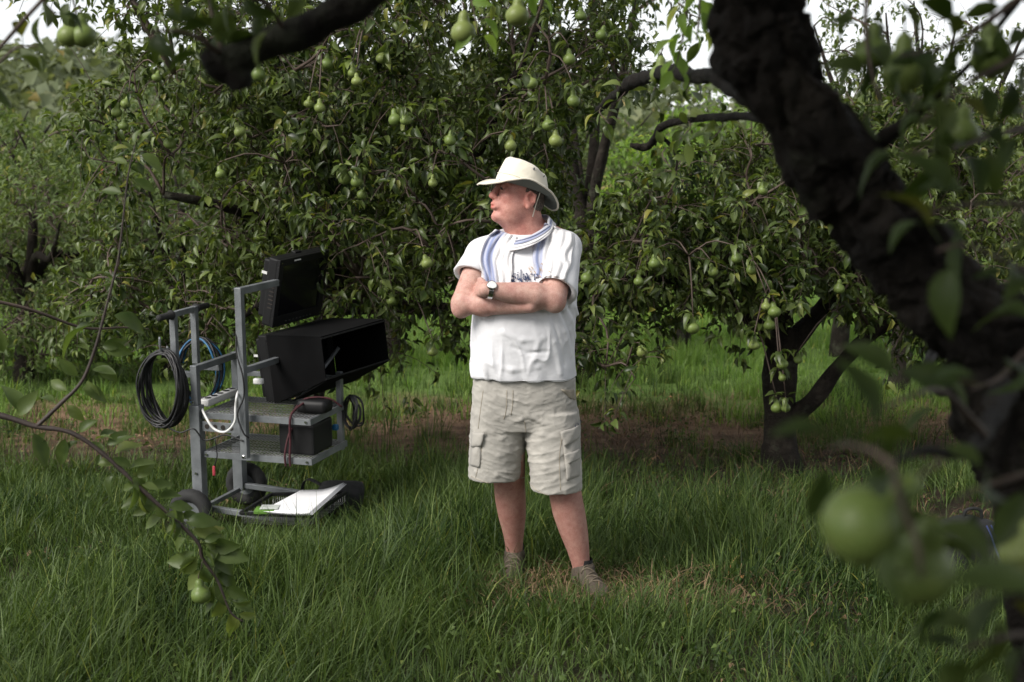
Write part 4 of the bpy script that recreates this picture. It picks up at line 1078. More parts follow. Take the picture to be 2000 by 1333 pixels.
# head
B.ell(hp(-0.014, 0, 0.028), (.096, .080, .090), HR, k=.01)
B.ell(hp(.030, 0, -.055), (.066, .064, .078), HR, k=.025)
for s in (-1, 1):
    B.ell(hp(.022, s * .036, -.066), (.054, .036, .056), HR, k=.02)          # jowls
    B.ell(hp(.052, s * .038, -.022), (.036, .027, .028), HR, k=.018)         # cheeks
    B.cap(hp(.085, s * .014, .040), hp(.070, s * .048, .036), .014, .012, k=.012)   # brow
    B.ell(hp(.093, s * .033, .017), (.017, .020, .012), HR, k=.008, op='s')  # eye socket
    B.ell(hp(.080, s * .033, .016), (.0135, .0135, .0115), HR, k=.003)       # lidded eyeball
    B.cap(hp(.0765, s * .033, .0235), hp(.0765, s * .034, .0235), .0145, .0145, k=.004)
    # ear
    B.ell(hp(-.024, s * .079, -.028), (.024, .012, .036), HR, k=.008)
    B.cap(hp(-.042, s * .090, -.006), hp(-.020, s * .090, .006), .006, .006, k=.003); B.cap(hp(-.042, s * .090, -.006), hp(-.042, s * .089, -.034), .006, .0055, k=.003); B.cap(hp(-.020, s * .090, .006), hp(-.008, s * .087, -.006), .006, .005, k=.003)
    B.ell(hp(-.024, s * .098, -.020), (.015, .016, .021), HR, k=.003, op='s')
    B.ell(hp(-.016, s * .085, -.057), (.011, .009, .011), HR, k=.006)
B.cap(hp(.088, 0, .022), hp(.113, 0, -.020), .0105, .0135, k=.010)
B.ell(hp(.113, 0, -.024), (.0145, .0155, .0125), HR, k=.006)
for s in (-1, 1): B.ell(hp(.102, s * .0135, -.029), (.011, .0075, .0085), HR, k=.005); B.ell(hp(.110, s * .007, -.036), (.005, .0035, .004), HR, k=.003, op='s')
B.ell(hp(.084, 0, -.058), (.026, .036, .026), HR, k=.014)                    # muzzle
B.cap(hp(.106, -.015, -.056), hp(.106, .015, -.056), .0075, .0075, k=.004); B.cap(hp(.103, -.017, -.0705), hp(.103, .017, -.0705), .0085, .0085, k=.004)
for s in (-1, 1): B.cap(hp(.106, s * .012, -.056), hp(.091, s * .027, -.062), .007, .004, k=.004); B.cap(hp(.103, s * .012, -.0705), hp(.090, s * .027, -.065), .008, .004, k=.004)
B.cap(hp(.109, -.016, -.0632), hp(.109, .016, -.0632), .0025, .0025, k=.003, op='s')
B.ell(hp(.083, 0, -.108), (.026, .030, .023), HR, k=.016)                    # chin
B.ell(hp(.034, 0, -.106), (.046, .050, .028), HR, k=.025)                    # double chin
B.cap(hp(.018, 0, -.115), m3(1028, 468, 0.01), .046, .055, k=.03)
BV, BQ = B.nets(); BV = relax(BV, BQ, 1, 0.5)
q = (BV - HC); lf, ll, lu = q @ hf, q @ hl, q @ hu
tint = np.ones((len(BV), 3))
def blot(c, r, col, amt):
    d = np.sqrt((((np.stack([lf, ll, lu], -1) - np.array(c)) / np.array(r)) ** 2).sum(1)); w = np.clip(1 - d, 0, 1) ** 0.7 * amt
    global tint
    tint = tint * (1 - w[:, None]) + np.array(col) * w[:, None]
hz_ = BV[:, 2] > zp(470)
tint[hz_] *= np.array([1.03, 0.80, 0.78])
for s in (-1, 1):
    blot((.06, s * .045, -.025), (.04, .03, .035), (1.12, .72, .70), .8); blot((-.024, s * .085, -.026), (.035, .03, .045), (1.05, .62, .58), .9)
    blot((.08, s * .033, .009), (.018, .017, .008), (.45, .40, .42), .5)
blot((.115, 0, -.024), (.03, .025, .025), (1.1, .68, .66), .8)
blot((.108, 0, -.0635), (.016, .028, .016), (1.0, .50, .50), 1.0)
blot((.055, 0, -.10), (.07, .08, .05), (.88, .80, .80), .5)
leg = BV[:, 2] < zp(900); tint[leg] *= np.array([0.70, 0.60, 0.58])  # reddish shadow on the legs is put into the tint
bl = fbm(BV * 22, 71, 3); tint *= (1 + np.stack([.06 * bl, .13 * bl, .12 * bl], -1))
hairy = ((BV[:, 2] < zp(540)) & (BV[:, 2] > zp(640))); tint[hairy] *= (1 - .12 * np.clip(vnoise(BV[hairy] * 300, 72) - .1, 0, 1))[:, None] * np.array([1.0, .96, .95])
me = fast_mesh('body', BV, BQ, None, skin_m); color_attr(me, 'tint', tint.astype(np.float32)); link('body', me, person)

# hair around the back and sides of the head
HF = Field(HC - 0.17, HC + 0.17, 0.0045)
HF.ell(hp(-0.014, 0, 0.022), (.104, .085, .088), HR, k=.01)
HF.ell(hp(-0.06, 0, -.035), (.055, .068, .055), HR, k=.02)
HF.plane(-hu, hp(0, 0, -.085)); HF.plane(unit(hf + 0.25 * hu), hp(.004, 0, -.012))
for s in (-1, 1): HF.ell(hp(-.004, s * .10, -.055), (.044, .06, .060), HR, k=.006, op='s')
V_, Q_ = HF.nets(); V_ = relax(V_, Q_, 1)
V_ += normals(V_, Q_) * (0.0025 * vnoise(V_ * 160, 9))[:, None]
link('hair', fast_mesh('hair', V_, Q_, None, hair_m), person)
for s in (-1, 1):
    v, f = lathe_vf([(0.001, -.0125), (.006, -.011), (.0098, -.0075), (.0125, 0), (.0098, .0075), (.006, .011), (.001, .0125)], 12)
    MB().add(v * 0.72 + hp(.0855, s * .033, .0125), f).build('eye', simple('eye_dark', (0.05, 0.045, 0.04), 0.2, bmp=0) if 'eye_dark' not in MATS else MATS['eye_dark'], person)

# shirt
SF = Field((-0.34, 5.62, 0.82), (0.40, 6.28, 1.62), 0.0051)
def shirt_sec():
    S = []
    for (py, c, hw, cy, ry) in ((765, 1022, 106, 0.0, .168), (735, 1022, 105, -0.005, .172), (690, 1021, 102, -0.012, .176), (640, 1022, 101, -0.02, .178), (590, 1026, 101, -0.012, .168), (540, 1030, 98, 0.0, .155),
                                (500, 1031, 91, 0.015, .137), (476, 1032, 74, 0.028, .108), (458, 1033, 52, 0.035, .088)):
        S.append((zp(py), xp(c), MY + cy, hw / PXM, ry))
    return S
SF.loft(shirt_sec(), k=.02)
SF.cap(m3(1058, 462, 0.05), m3(1106, 482, 0.0), .056, .062, k=.035); SF.cap(m3(1004, 464, 0.04), m3(940, 494, 0.02), .05, .056, k=.035)
hemL = S_L + (E_L - S_L) * .86; hemR = S_R + (E_R - S_R) * .50
SF.cap(S_L + np.array([0.005, 0, -.01]), hemL + np.array([.012, 0.01, 0.0]), .068, .086, k=.03)
SF.cap(S_R + np.array([-0.004, 0, -.01]), hemR + np.array([-.012, 0, 0.0]), .064, .078, k=.03)
# sleeve hems: cut the end and hollow it
def cut_sleeve(S, E, hem, r, k=.004):
    d = unit(E - S); X, Y, Z = np.meshgrid(*SF.ax, indexing='ij', sparse=True)
    pl = (X - hem[0]) * d[0] + (Y - hem[1]) * d[1] + (Z - hem[2]) * d[2]
    rx, ry, rz = X - hem[0] - pl * d[0], Y - hem[1] - pl * d[1], Z - hem[2] - pl * d[2]
    rad = np.sqrt(rx * rx + ry * ry + rz * rz)
    zone = np.maximum(rad - 0.135, -pl - .03)          # disc beyond the hem
    cutv = np.maximum(np.maximum(-pl, rad - .13), pl - .11)
    body = SFB
    cutv = np.maximum(cutv, -body + 0.012)             # never cut into the torso
    SF.put((slice(None),) * 3, cutv, .004, 's')
    inner = np.maximum(np.maximum(-pl - .045, rad - r), pl - .02)
    SF.put((slice(None),) * 3, np.maximum(inner, -body + 0.014), .004, 's')
T_ = Field((-0.34, 5.62, 0.82), (0.40, 6.28, 1.62), 0.0051); T_.loft(shirt_sec(), k=.001, pad=0.14); SFB = T_.V
cut_sleeve(S_L, E_L + np.array([-0.03, -0.02, 0]), hemL, .070); cut_sleeve(S_R, E_R, hemR, .062)
# folds pulled from under the arm towards the waist, and loose creases
def crease(pts, r, dy=-0.18, k=.012, op='u'):
    p = [np.array(a) for a in pts]
    for a, b in zip(p[:-1], p[1:]): SF.cap(a, b, r, r * .8, k=k, op=op, pad=.03)
def on_front(px, py):
    z = zp(py); x = xp(px); S = np.array(sorted(shirt_sec())); cx, cy, rx, ry = [np.interp(z, S[:, 0], S[:, i]) for i in (1, 2, 3, 4)]
    u = np.clip(abs((x - cx) / rx), 0, .985); return np.array([x, cy - ry * (1 - u ** 2.3) ** (1 / 2.3), z])
for pts in ([(1085, 605), (1100, 640), (1112, 690)], [(1098, 598), (1113, 622), (1122, 655)], [(1062, 612), (1080, 660), (1092, 720)], [(1102, 585), (1120, 596), (1128, 612)],
            [(1040, 618), (1050, 660), (1040, 700)], [(985, 640), (1020, 655), (1060, 652)], [(960, 700), (1000, 712), (1050, 706)], [(940, 660), (952, 700), (950, 735)]):
    crease([on_front(*p) + np.array([0, 0.006, 0]) for p in pts], .0085, k=.014)
for pts in ([(1092, 602), (1107, 632), (1117, 668)], [(1074, 610), (1091, 655), (1102, 705)], [(1104, 592), (1118, 610), (1126, 632)], [(1000, 668), (1030, 680), (1070, 678)]):
    crease([on_front(*p) + np.array([0, -0.004, 0]) for p in pts], .006, k=.008, op='s')
SF.plane((-0.02, 0.02, -1), m3(1022, 746, -0.17), k=.003)
SV, SQ = SF.nets(); SV = relax(SV, SQ, 2, 0.5); Nn = normals(SV, SQ)
sk_ = SV[:, 2] + .55 * (SV[:, 0] - xp(1022)); rid = 1 - 2 * np.abs(vnoise(np.stack([SV[:, 0] * 17, SV[:, 1] * 10, sk_ * 7], -1), 66))
low_ = np.clip((zp(600) - SV[:, 2]) / .1, 0.25, 1)
wr = np.clip(rid, 0, 1) ** 3 * .011 * np.clip(.5 + .8 * vnoise(SV * 8, 68), 0, 1) * low_ + fbm(SV * 13, 61, 2) * .0018
hemw = np.clip(1 - (SV[:, 2] - zp(748)) / .10, 0, 1); a_ = np.arctan2(SV[:, 1] - MY, SV[:, 0] - xp(1022))
wr += hemw * .006 * np.sin(a_ * 9 + 2 * vnoise(SV * 5, 67))
SV = SV + Nn * wr[:, None]
shirt = link('shirt', fast_mesh('shirt', SV, SQ, None, shirt_m), person)
tag(shirt, 'white cotton short sleeved shirt with dark lettering on the chest')
sbvh = BVHTree.FromPolygons(SV.tolist(), SQ.tolist())
def drape(px, py, off, bvh=None):
    """point just in front of the cloth as met when looking horizontally from the front"""
    p = m3(px, py, 0.0); hit = (bvh or sbvh).ray_cast(Vector((p[0], 5.3, p[2])), Vector((0, 1, 0)))
    y = hit[0][1] if hit[0] is not None else MY - 0.02
    return np.array([p[0], y - off, p[2]])
# double stitched hem line and cuff
hem = MB()
for oz, r in ((0.022, .0013), (0.028, .0013)):
    zz = zp(746) + oz; pts = []
    for a in np.linspace(math.pi * 1.02, math.pi * 1.98, 60):
        S = np.array(sorted(shirt_sec())); cx, cy, rx, ry = [np.interp(zz, S[:, 0], S[:, i]) for i in (1, 2, 3, 4)]
        o_ = Vector((cx + 0.5 * math.cos(a), cy + 0.5 * math.sin(a), zz + .004 * math.sin(4 * a))); h_ = sbvh.ray_cast(o_, (Vector((cx, cy, zz)) - o_).normalized())
        if h_[0] is not None: pts.append(np.array(h_[0]))
    hem.add(*tube_vf(np.array(pts), r, 4))
hem.build('hem_stitching', simple('white_thread', (0.55, 0.55, 0.57), 0.9, bmp=0), shirt)
# scarf: wound once round the neck, two tails over the chest
def stripe_cols(u, kind):
    c = np.tile(np.array([0.70, 0.69, 0.70]), (len(u), 1)); blue = np.array([0.20, 0.245, 0.43])
    for a, b, w in kind:
        m_ = np.clip(1 - np.abs((u - a) / b) ** 4, 0, 1) * w * (0.75 + 0.25 * np.sin(u * 160)); c = c * (1 - m_[:, None]) + blue * m_[:, None]
    return c
scarf = MB(); cols = []
def strip(name_pts, wid, nu, nv, kind, off0=.010, fold=.006, fr=5.0, seed=0, bvh=None):
    L = spline(np.array(name_pts, float), nv)      # rows px, py, half width px
    V = np.zeros((nv, nu, 3)); u = np.linspace(0, 1, nu)
    for j in range(nv):
        for i in range(nu):
            x = L[j, 0] + (u[i] - .5) * 2 * L[j, 2]; y = L[j, 1] + (u[i] - .5) * 2 * L[j, 3]
            fo = fold * (math.sin(u[i] * fr * 6.28 + 2.2 * vnoise(np.array([[j * .12, i * .1, seed]]), 3)[0]) + .6 * math.sin(u[i] * 23 + j * .15))
            V[j, i] = drape(x, y, off0 + fo)
    # smooth depth
    for _ in range(3): V[1:-1, :, 1] = (V[:-2, :, 1] + 2 * V[1:-1, :, 1] + V[2:, :, 1]) / 4
    f = [(j * nu + i, j * nu + i + 1, (j + 1) * nu + i + 1, (j + 1) * nu + i) for j in range(nv - 1) for i in range(nu - 1)]
    scarf.add(V.reshape(-1, 3), f); cols.append(stripe_cols(np.tile(u, nv), kind))
strip([(992, 456, 24, 8), (978, 474, 30, 6), (969, 500, 31, 0), (972, 528, 29, -2), (976, 556, 27, 0)], 0, 34, 40, [(.24, .24, 1.0)], seed=1)
strip([(1092, 446, 28, 10), (1087, 462, 33, 12), (1079, 485, 35, 10), (1076, 508, 36, 6), (1074, 526, 30, 4), (1072, 540, 29, 4)], 0, 34, 40, [(.10, .18, .95)], seed=2)
# ring round the neck
nu, nv = 72, 16; NCn = m3(1028, 455, 0.01); ax_f = unit(np.array([-0.45, -0.89, 0]))
V = np.zeros((nv, nu, 3)); uu = np.zeros((nv, nu))
for j in range(nv):
    t = j / (nv - 1)
    for i in range(nu):
        a = i / nu * 2 * math.pi; dx, dyy = math.cos(a), math.sin(a)
        front = dx * ax_f[0] + dyy * ax_f[1]
        rx, ry = .092 + .024 * t, .100 + .044 * t
        fo = .0055 * math.sin(t * 20 + 1.2 * math.sin(a * 2)) + .004 * vnoise(np.array([[a * 2, t * 5, 1.0]]), 8)[0]
        V[j, i] = NCn + np.array([dx * (rx + fo), dyy * (ry + fo), (.012 - .022 * t) - front * (.030 + .020 * t) + (0.022 if front < -0.2 else 0) * (1 - t) + .018 * dx])
        uu[j, i] = t
f = [(j * nu + i, j * nu + (i + 1) % nu, (j + 1) * nu + (i + 1) % nu, (j + 1) * nu + i) for j in range(nv - 1) for i in range(nu)]
scarf.add(V.reshape(-1, 3), f); cols.append(stripe_cols(uu.ravel(), [(.26, .27, .95)]))
so = scarf.build('scarf', scarf_m, person); color_attr(so.data, 'stripe', np.concatenate(cols).astype(np.float32))
tag(so, 'white scarf with blue woven stripes round the neck')
md = so.modifiers.new('thickness', 'SOLIDIFY'); md.thickness = .004; md.offset = 0

sv_ = np.array([v.co[:] for v in so.data.vertices]); sf_ = [tuple(p.vertices) for p in so.data.polygons]
ubvh = BVHTree.FromPolygons(SV.tolist() + sv_.tolist(), SQ.tolist() + [tuple(a + len(SV) for a in q) for q in sf_])
# lettering on the chest: blackletter strokes with a slanted nib
def pen(mb, strokes, ox, oy, s, w, mi=0, off=.007):
    for st in strokes:
        st = spline(np.array(st, float), max(4, 5 * len(st)))
        nib = np.array([0.72, -0.70]) * w
        A = []; 
        for (x, y) in st:
            px, py = ox + x * s, oy - y * s - 0.16 * x * s
            A.append(drape(px - nib[0] / 2, py - nib[1] / 2, off, ubvh)); A.append(drape(px + nib[0] / 2, py + nib[1] / 2, off, ubvh))
        mb.add(A, [(2 * i, 2 * i + 1, 2 * i + 3, 2 * i + 2) for i in range(len(st) - 1)], mi)
LET = {'s': [[(0.75, .95), (.35, 1.0), (.1, .8), (.35, .55), (.7, .4), (.65, .1), (.3, 0), (0, .12)]], 'i': [[(.1, 1), (.2, .85), (.2, .15), (.4, 0)], [(.15, 1.35), (.28, 1.25)]],
       'l': [[(.1, 1.75), (.2, 1.6), (.2, .15), (.4, 0)]], 'v': [[(0, 1.05), (.15, .9), (.15, .2), (.45, 0)], [(.45, 0), (.7, .25), (.7, .85), (.5, 1.1)]],
       'e': [[(.65, .15), (.35, 0), (.1, .2), (.1, .8), (.4, 1), (.65, .8), (.15, .45)]], 'r': [[(.05, 1), (.2, .85), (.2, .1), (.35, 0)], [(.2, .75), (.5, 1.02), (.7, .85)]]}
mb = MB(); x0 = 999
for ch, adv in (('s', 10), ('i', 6), ('l', 6), ('v', 10.5), ('e', 9), ('r', 8)):
    pen(mb, LET[ch], x0, 543, 11.0, 2.5); x0 += adv
pen(mb, [[(0, 0), (.2, -.6), (.1, -1.2)], [(.5, -.2), (.5, -1.1)], [(1.6, -.1), (2.2, -.9), (1.7, -1.3)], [(2.4, 0.1), (1.7, -.8)], [(2.9, .2), (3.1, -.7), (2.7, -1.2)], [(3.3, 0), (3.6, -.6), (3.4, -1.1)]], 999, 541, 9, 3.4)
pen(mb, [[(0, 0), (1.5, 1.0)], [(0.3, -.1), (1.7, .9)]], 1001, 494, 5.5, 2.4)
pr = mb.build('shirt_lettering', navy_m, shirt); tag(pr, 'dark blue blackletter lettering on the shirt front', kind='stuff')
mb = MB()
pen(mb, [[(0, 0), (.3, .7), (.1, 1.4), (.5, 2.0)], [(.5, 0), (.7, .6), (.4, 1.3), (.7, 1.9)], [(0.2, 2.2), (.5, 2.6), (.8, 2.2)], [(1.4, .2), (2.0, .6), (2.6, .3)], [(-1.5, -.3), (-1.0, .3), (-1.3, .9)],
         [(-2.3, -.2), (-2.0, .6), (-2.3, 1.0)], [(-.8, -.6), (-.2, -.4), (.4, -.7)]], 1052, 531, 7.5, 1.7)
pen(mb, [[(0, 0), (.6, .5), (.3, 1.2), (.9, 1.6)], [(.9, 0), (1.3, .7), (1.0, 1.3)]], 1030, 528, 7.0, 1.7)
tag(mb.build('shirt_emblem', tan_m, shirt), 'faint tan ornament printed beside the lettering')
MB().add(*box_vf(drape(1087, 541, .003), (.007, .003, .009))).build('sleeve_tag', red_m, shirt, False)

# shorts
GF = Field((-0.30, 5.66, 0.40), (0.36, 6.30, 1.0), 0.0051)
def sec(rows): return [(zp(py), xp(c), MY + cy, hw / PXM, ry) for (py, c, hw, cy, ry) in rows]
GF.loft(sec(((735, 1024, 100, 0.0, .158), (770, 1024, 101, 0.0, .163), (805, 1025, 104, -.003, .150), (835, 1026, 104, -.006, .132))), k=.02, ex=2.6)
LR = sec(((800, 976, 54, 0.01, .140), (850, 973, 56, 0.01, .138), (900, 967, 53, 0.015, .134), (950, 965, 50, 0.02, .132)))
LL = sec(((800, 1076, 54, -0.02, .140), (850, 1080, 54, -0.03, .138), (900, 1085, 51, -0.045, .134), (965, 1088, 49, -0.06, .132)))
GF.loft(LR, k=.016, ex=2.3); GF.loft(LL, k=.012, ex=2.3)
inn = lambda rows, g: [(a, b, c, d - g, e - g) for a, b, c, d, e in rows]
def hollow(rows, ztop):
    rr = inn(rows, .012); rr = [(min(z, ztop), *r) if z > ztop else (z, *r) for z, *r in rr]
    rr = sorted(rr); low = rr[0]; rr = [(low[0] - .05, *low[1:])] + [r for r in rr if r[0] <= ztop]
    if len(rr) < 2: rr.append((ztop, *rr[-1][1:]))
    GF.loft(rr, k=.004, op='s', pad=.03)
for rows, py in ((LR, 934), (LL, 949)):
    zc = zp(py); z0 = np.array(sorted(rows)); cx, cy, rx, ry = [np.interp(zc, z0[:, 0], z0[:, i]) for i in (1, 2, 3, 4)]
    GF.loft([(zc - .09, cx, cy, rx + .05 if False else rx + .004, ry + .004), (zc, cx, cy, rx + .004, ry + .004)], k=.003, op='s', pad=.02)
    GF.loft([(zc - .05, cx, cy, rx - .010, ry - .010), (zc + .05, cx, cy, rx - .012, ry - .012)], k=.004, op='s', pad=.02)
# creases
def gfront(px, py):
    z = zp(py); x = xp(px); rows = LR if px < 1026 else LL
    if py < 815: rows = sec(((735, 1024, 100, 0.0, .158), (832, 1024, 106, 0.0, .160)))
    S = np.array(sorted(rows)); cx, cy, rx, ry = [np.interp(z, S[:, 0], S[:, i]) for i in (1, 2, 3, 4)]
    u = np.clip(abs((x - cx) / rx), 0, .97); return np.array([x, cy - ry * (1 - u ** 2.3) ** (1 / 2.3), z])
for pts in ([(1030, 800), (1060, 815), (1100, 820)], [(1028, 818), (1060, 838), (1095, 845)], [(1030, 850), (1060, 868), (1092, 872)], [(1035, 890), (1065, 902), (1100, 900)],
            [(1018, 808), (985, 820), (945, 818)], [(1018, 830), (980, 848), (940, 850)], [(1010, 870), (975, 880), (935, 872)], [(1005, 905), (970, 918), (930, 915)],
            [(930, 775), (960, 785), (985, 800)], [(1110, 780), (1075, 795), (1045, 800)]):
    pp = [gfront(*p) + np.array([0, .005, 0]) for p in pts]
    for a, b in zip(pp[:-1], pp[1:]): GF.cap(a, b, .0075, .0055, k=.012, pad=.03)
GV, GQ = GF.nets(); GV = relax(GV, GQ, 2); Nn = normals(GV, GQ)
side = np.where(GV[:, 0] < xp(1026), 1.0, -1.0); GZs = GV[:, 2] + side * .30 * (GV[:, 0] - xp(1026))
gq = np.stack([GV[:, 0] * 7, GV[:, 1] * 7, GZs * 34], -1); rid = 1 - np.abs(vnoise(gq, 81)) * 2
GV = GV + Nn * (np.clip(rid, 0, 1) ** 3 * .0062 * np.clip(.55 + .8 * vnoise(GV * 9, 85), 0, 1) + fbm(GV * 14, 82, 2) * .0014 + np.clip(1 - 3 * np.abs(vnoise(np.stack([GV[:, 0] * 20, GV[:, 1] * 20, GZs * 60], -1), 83)), 0, 1) * .0022)[:, None]
me = fast_mesh('shorts', GV, GQ, None, shorts_m)
hm = np.minimum(np.abs(GV[:, 2] - zp(940) - .0), np.abs(GV[:, 2] - zp(956)))
wear = np.ones((len(GV), 3)) * (1 + .10 * fbm(GV * 12, 91, 3))[:, None]
color_attr(me, 'wear', wear.astype(np.float32)); shorts = link('shorts', me, person); tag(shorts, 'creased khaki cargo shorts reaching the knees')
gb = BVHTree.FromPolygons(GV.tolist(), GQ.tolist())
# seams, fly, pockets
def seam(pts, r=.0016, n=24, name='seam', m=None, off=.0005):
    L = spline(np.array(pts, float), n); return tube_vf(np.array([drape(a, b, off, gb) for a, b in L]), r, 4)
thread = simple('khaki_thread', (0.30, 0.265, 0.21), 0.9, bmp=0)
mb = MB()
for p in ([(990, 752), (990, 775), (988, 795), (984, 808)], [(1002, 752), (1001, 778), (998, 800)], [(945, 755), (940, 790), (935, 830)], [(1095, 840), (1090, 880), (1092, 940)],
          [(921, 925), (960, 934), (1000, 935), (1026, 931)], [(1032, 938), (1070, 950), (1110, 951), (1134, 944)], [(945, 842), (940, 880), (930, 925)], [(1024, 812), (1027, 840), (1028, 870)]):
    mb.add(*seam(p))
tag(mb.build('seams', thread, shorts), kind='stuff')
def patch(c4, nu, nv, th, off, name, parent, m, puff=.004):
    c4 = np.array(c4, float); V = np.zeros((nv, nu, 3))
    for j in range(nv):
        for i in range(nu):
            u, w = i / (nu - 1), j / (nv - 1)
            p = (c4[0] * (1 - u) + c4[1] * u) * (1 - w) + (c4[3] * (1 - u) + c4[2] * u) * w
            V[j, i] = drape(p[0], p[1], off + puff * math.sin(math.pi * u) * math.sin(math.pi * w) + .002 * math.sin(u * 9 + w * 7), gb)
    f = [(j * nu + i, j * nu + i + 1, (j + 1) * nu + i + 1, (j + 1) * nu + i) for j in range(nv - 1) for i in range(nu - 1)]
    o = MB().add(V.reshape(-1, 3), f).build(name, m, parent); color_attr(o.data, 'wear', np.ones((nu * nv, 3), np.float32) * .95)
    q = o.modifiers.new('t', 'SOLIDIFY'); q.thickness = th; q.offset = 1; return o
k1 = patch([(1096, 838), (1130, 832), (1130, 918), (1104, 922)], 9, 14, .010, .004, 'cargo_pocket', shorts, shorts_m, .010)
patch([(1092, 830), (1132, 823), (1133, 846), (1100, 858)], 9, 7, .007, .017, 'pocket_flap', shorts, shorts_m)
patch([(1100, 872), (1133, 866), (1133, 884), (1108, 890)], 9, 6, .007, .020, 'pocket_flap', shorts, shorts_m)
patch([(922, 850), (942, 845), (938, 905), (918, 905)], 7, 12, .010, .004, 'cargo_pocket', shorts, shorts_m, .008)
patch([(922, 838), (948, 836), (940, 862), (920, 868)], 7, 6, .007, .014, 'pocket_flap', shorts, shorts_m)
patch([(1094, 752), (1124, 757), (1124, 778), (1112, 772)], 7, 6, .004, .004, 'pocket_mouth', shorts, dark_m if False else thread)
mb = MB()
def penb(strokes, ox, oy, s, w):
    for st in strokes:
        st = spline(np.array(st, float), max(5, 5 * len(st))); A = []
        for (x, y) in st: A.append(drape(ox + x * s - w * .4, oy - y * s, .010, gb)); A.append(drape(ox + x * s + w * .4, oy - y * s - w * .3, .010, gb))
        mb.add(A, [(2 * i, 2 * i + 1, 2 * i + 3, 2 * i + 2) for i in range(len(st) - 1)])
penb([[(.8, .85), (.4, 1), (0, .6), (.1, .15), (.5, 0), (.8, .2)], [(1.5, 1), (1.05, .6), (1.2, .1), (1.6, 0), (1.9, .4), (1.8, .85), (1.5, 1)], [(-.1, -.5), (.6, -.45), (1.2, -.5)]], 1121, 826, 7.0, 1.6)
tag(mb.build('shorts_lettering', navy_m, shorts), 'small dark embroidered letters above the cargo pocket')

# hat
hatf = unit(hf * math.cos(.21) + hu * math.sin(.21)); hatu = unit(np.cross(hatf, hl)); hatu = hatu if hatu[2] > 0 else -hatu
HO = hp(-0.012, 0, 0.024)
def hatp(f, l, u): return HO + hatf * f + hl * l + hatu * u
na = 72; prof = []
mb = MB(); rows = []
for t in np.linspace(0, 1, 9):                       # brim, outer edge to crown base
    row = []
    for i in range(na):
        a = i / na * 2 * math.pi; ca, sa = math.cos(a), math.sin(a)
        rf, rl = .113 + (.058 + .012 * max(0, ca)) * (1 - t), .090 + .058 * (1 - t)
        z = (1 - t) ** 1.4 * (-.006 - .040 * max(0, ca) ** 2 - .040 * max(0, -ca) ** 2 + .030 * sa * sa) + .0025 * math.sin(5 * a + 1) * (1 - t)
        row.append(hatp(rf * ca, rl * sa, z))
    rows.append(row)
for t in np.linspace(0.06, 1, 12):                   # crown wall
    row = []
    for i in range(na):
        a = i / na * 2 * math.pi; ca, sa = math.cos(a), math.sin(a); k = t ** 1.3
        rf, rl = .113 - .024 * k, .092 - .020 * k
        z = (1 - (1 - t) ** 1.25) * (.095 + .012 * ca) ; wob = .0035 * math.sin(3 * a + 4 * t) * t + .003 * math.sin(7 * a + 2)* t * t
        if t > .85: rf -= .05 * (t - .85); rl -= .05 * (t - .85)
        row.append(hatp((rf + wob) * ca, (rl + wob) * sa, z))
    rows.append(row)
for s_ in (.85, .6, .3, .02):                        # sunken top
    row = []
    for i in range(na):
        a = i / na * 2 * math.pi; ca, sa = math.cos(a), math.sin(a)
        z = .095 + .012 * ca * s_ - .016 * (1 - s_) ** .7 * (1.0 if abs(sa) < 2 else 1)
        row.append(hatp(.082 * ca * s_, .066 * sa * s_, z))
    rows.append(row)
R_ = np.array(rows); nr = len(rows)
f = [(j * na + i, j * na + (i + 1) % na, (j + 1) * na + (i + 1) % na, (j + 1) * na + i) for j in range(nr - 1) for i in range(na)]
Vh = R_.reshape(-1, 3); Vh = Vh + .0045 * np.stack([vnoise(Vh * 14, 4), vnoise(Vh * 14, 5), vnoise(Vh * 14, 6)], -1) + .0014 * np.stack([vnoise(Vh * 45, 1), vnoise(Vh * 45, 2), vnoise(Vh * 45, 3)], -1)
hat = empty('hat', HO); hat.parent = person; hat.matrix_parent_inverse = basis(person).inverted()
co = MB().add(Vh, f).build('crown', hat_m, hat)
tag(hat, 'cream canvas hat with wide brim turned up at the sides')
R_ = Vh.reshape(R_.shape)
und = R_[:9].copy() - hatu * .0045; und[0] = R_[0] - hatu * .003
f2 = [(j * na + i, (j + 1) * na + i, (j + 1) * na + (i + 1) % na, j * na + (i + 1) % na) for j in range(8) for i in range(na)]
MB().add(und.reshape(-1, 3), f2).build('brim_underside', brim_m, hat)
edge = np.vstack([R_[0], R_[0][:2]]) - hatu * .0015
MB().add(*tube_vf(edge, .0042, 6, caps=False)).build('brim_piping', hat_m, hat)
band = np.vstack([R_[9] * .999 + hatu * .004, (R_[9] + hatu * .004)[:2]])
cen = R_[11].mean(0); seamr = np.vstack([R_[11], R_[11][:2]]); seamr = seamr + (seamr - cen) * .012
MB().add(*tube_vf(seamr, .0022, 5, caps=False)).build('crown_seam', hat_m, hat)
for a in (1.62, 2.28):
    i = int(a / (2 * math.pi) * na); c = R_[17][i]; nr_ = unit(R_[17][i] - R_[17].mean(0))
    v, ff = tube_vf([c - nr_ * .002, c + nr_ * .0035], [.0042, .0042], 10); MB().add(v, ff).build('eyelet', dark_m, hat)
    ringp = [c + nr_ * .003 + (hatu * math.cos(b) + unit(np.cross(nr_, hatu)) * math.sin(b)) * .0048 for b in np.linspace(0, 6.6, 14)]
    MB().add(*tube_vf(ringp, .0011, 5, caps=False)).build('eyelet_ring', steel_m, hat)
MB().add(*tube_vf(spline([hatp(-.055, .083, -.004), hp(-.052, .078, -.05), hp(-.048, .068, -.095)], 10), .0022, 5)).build('chin_cord', hat_m, hat)

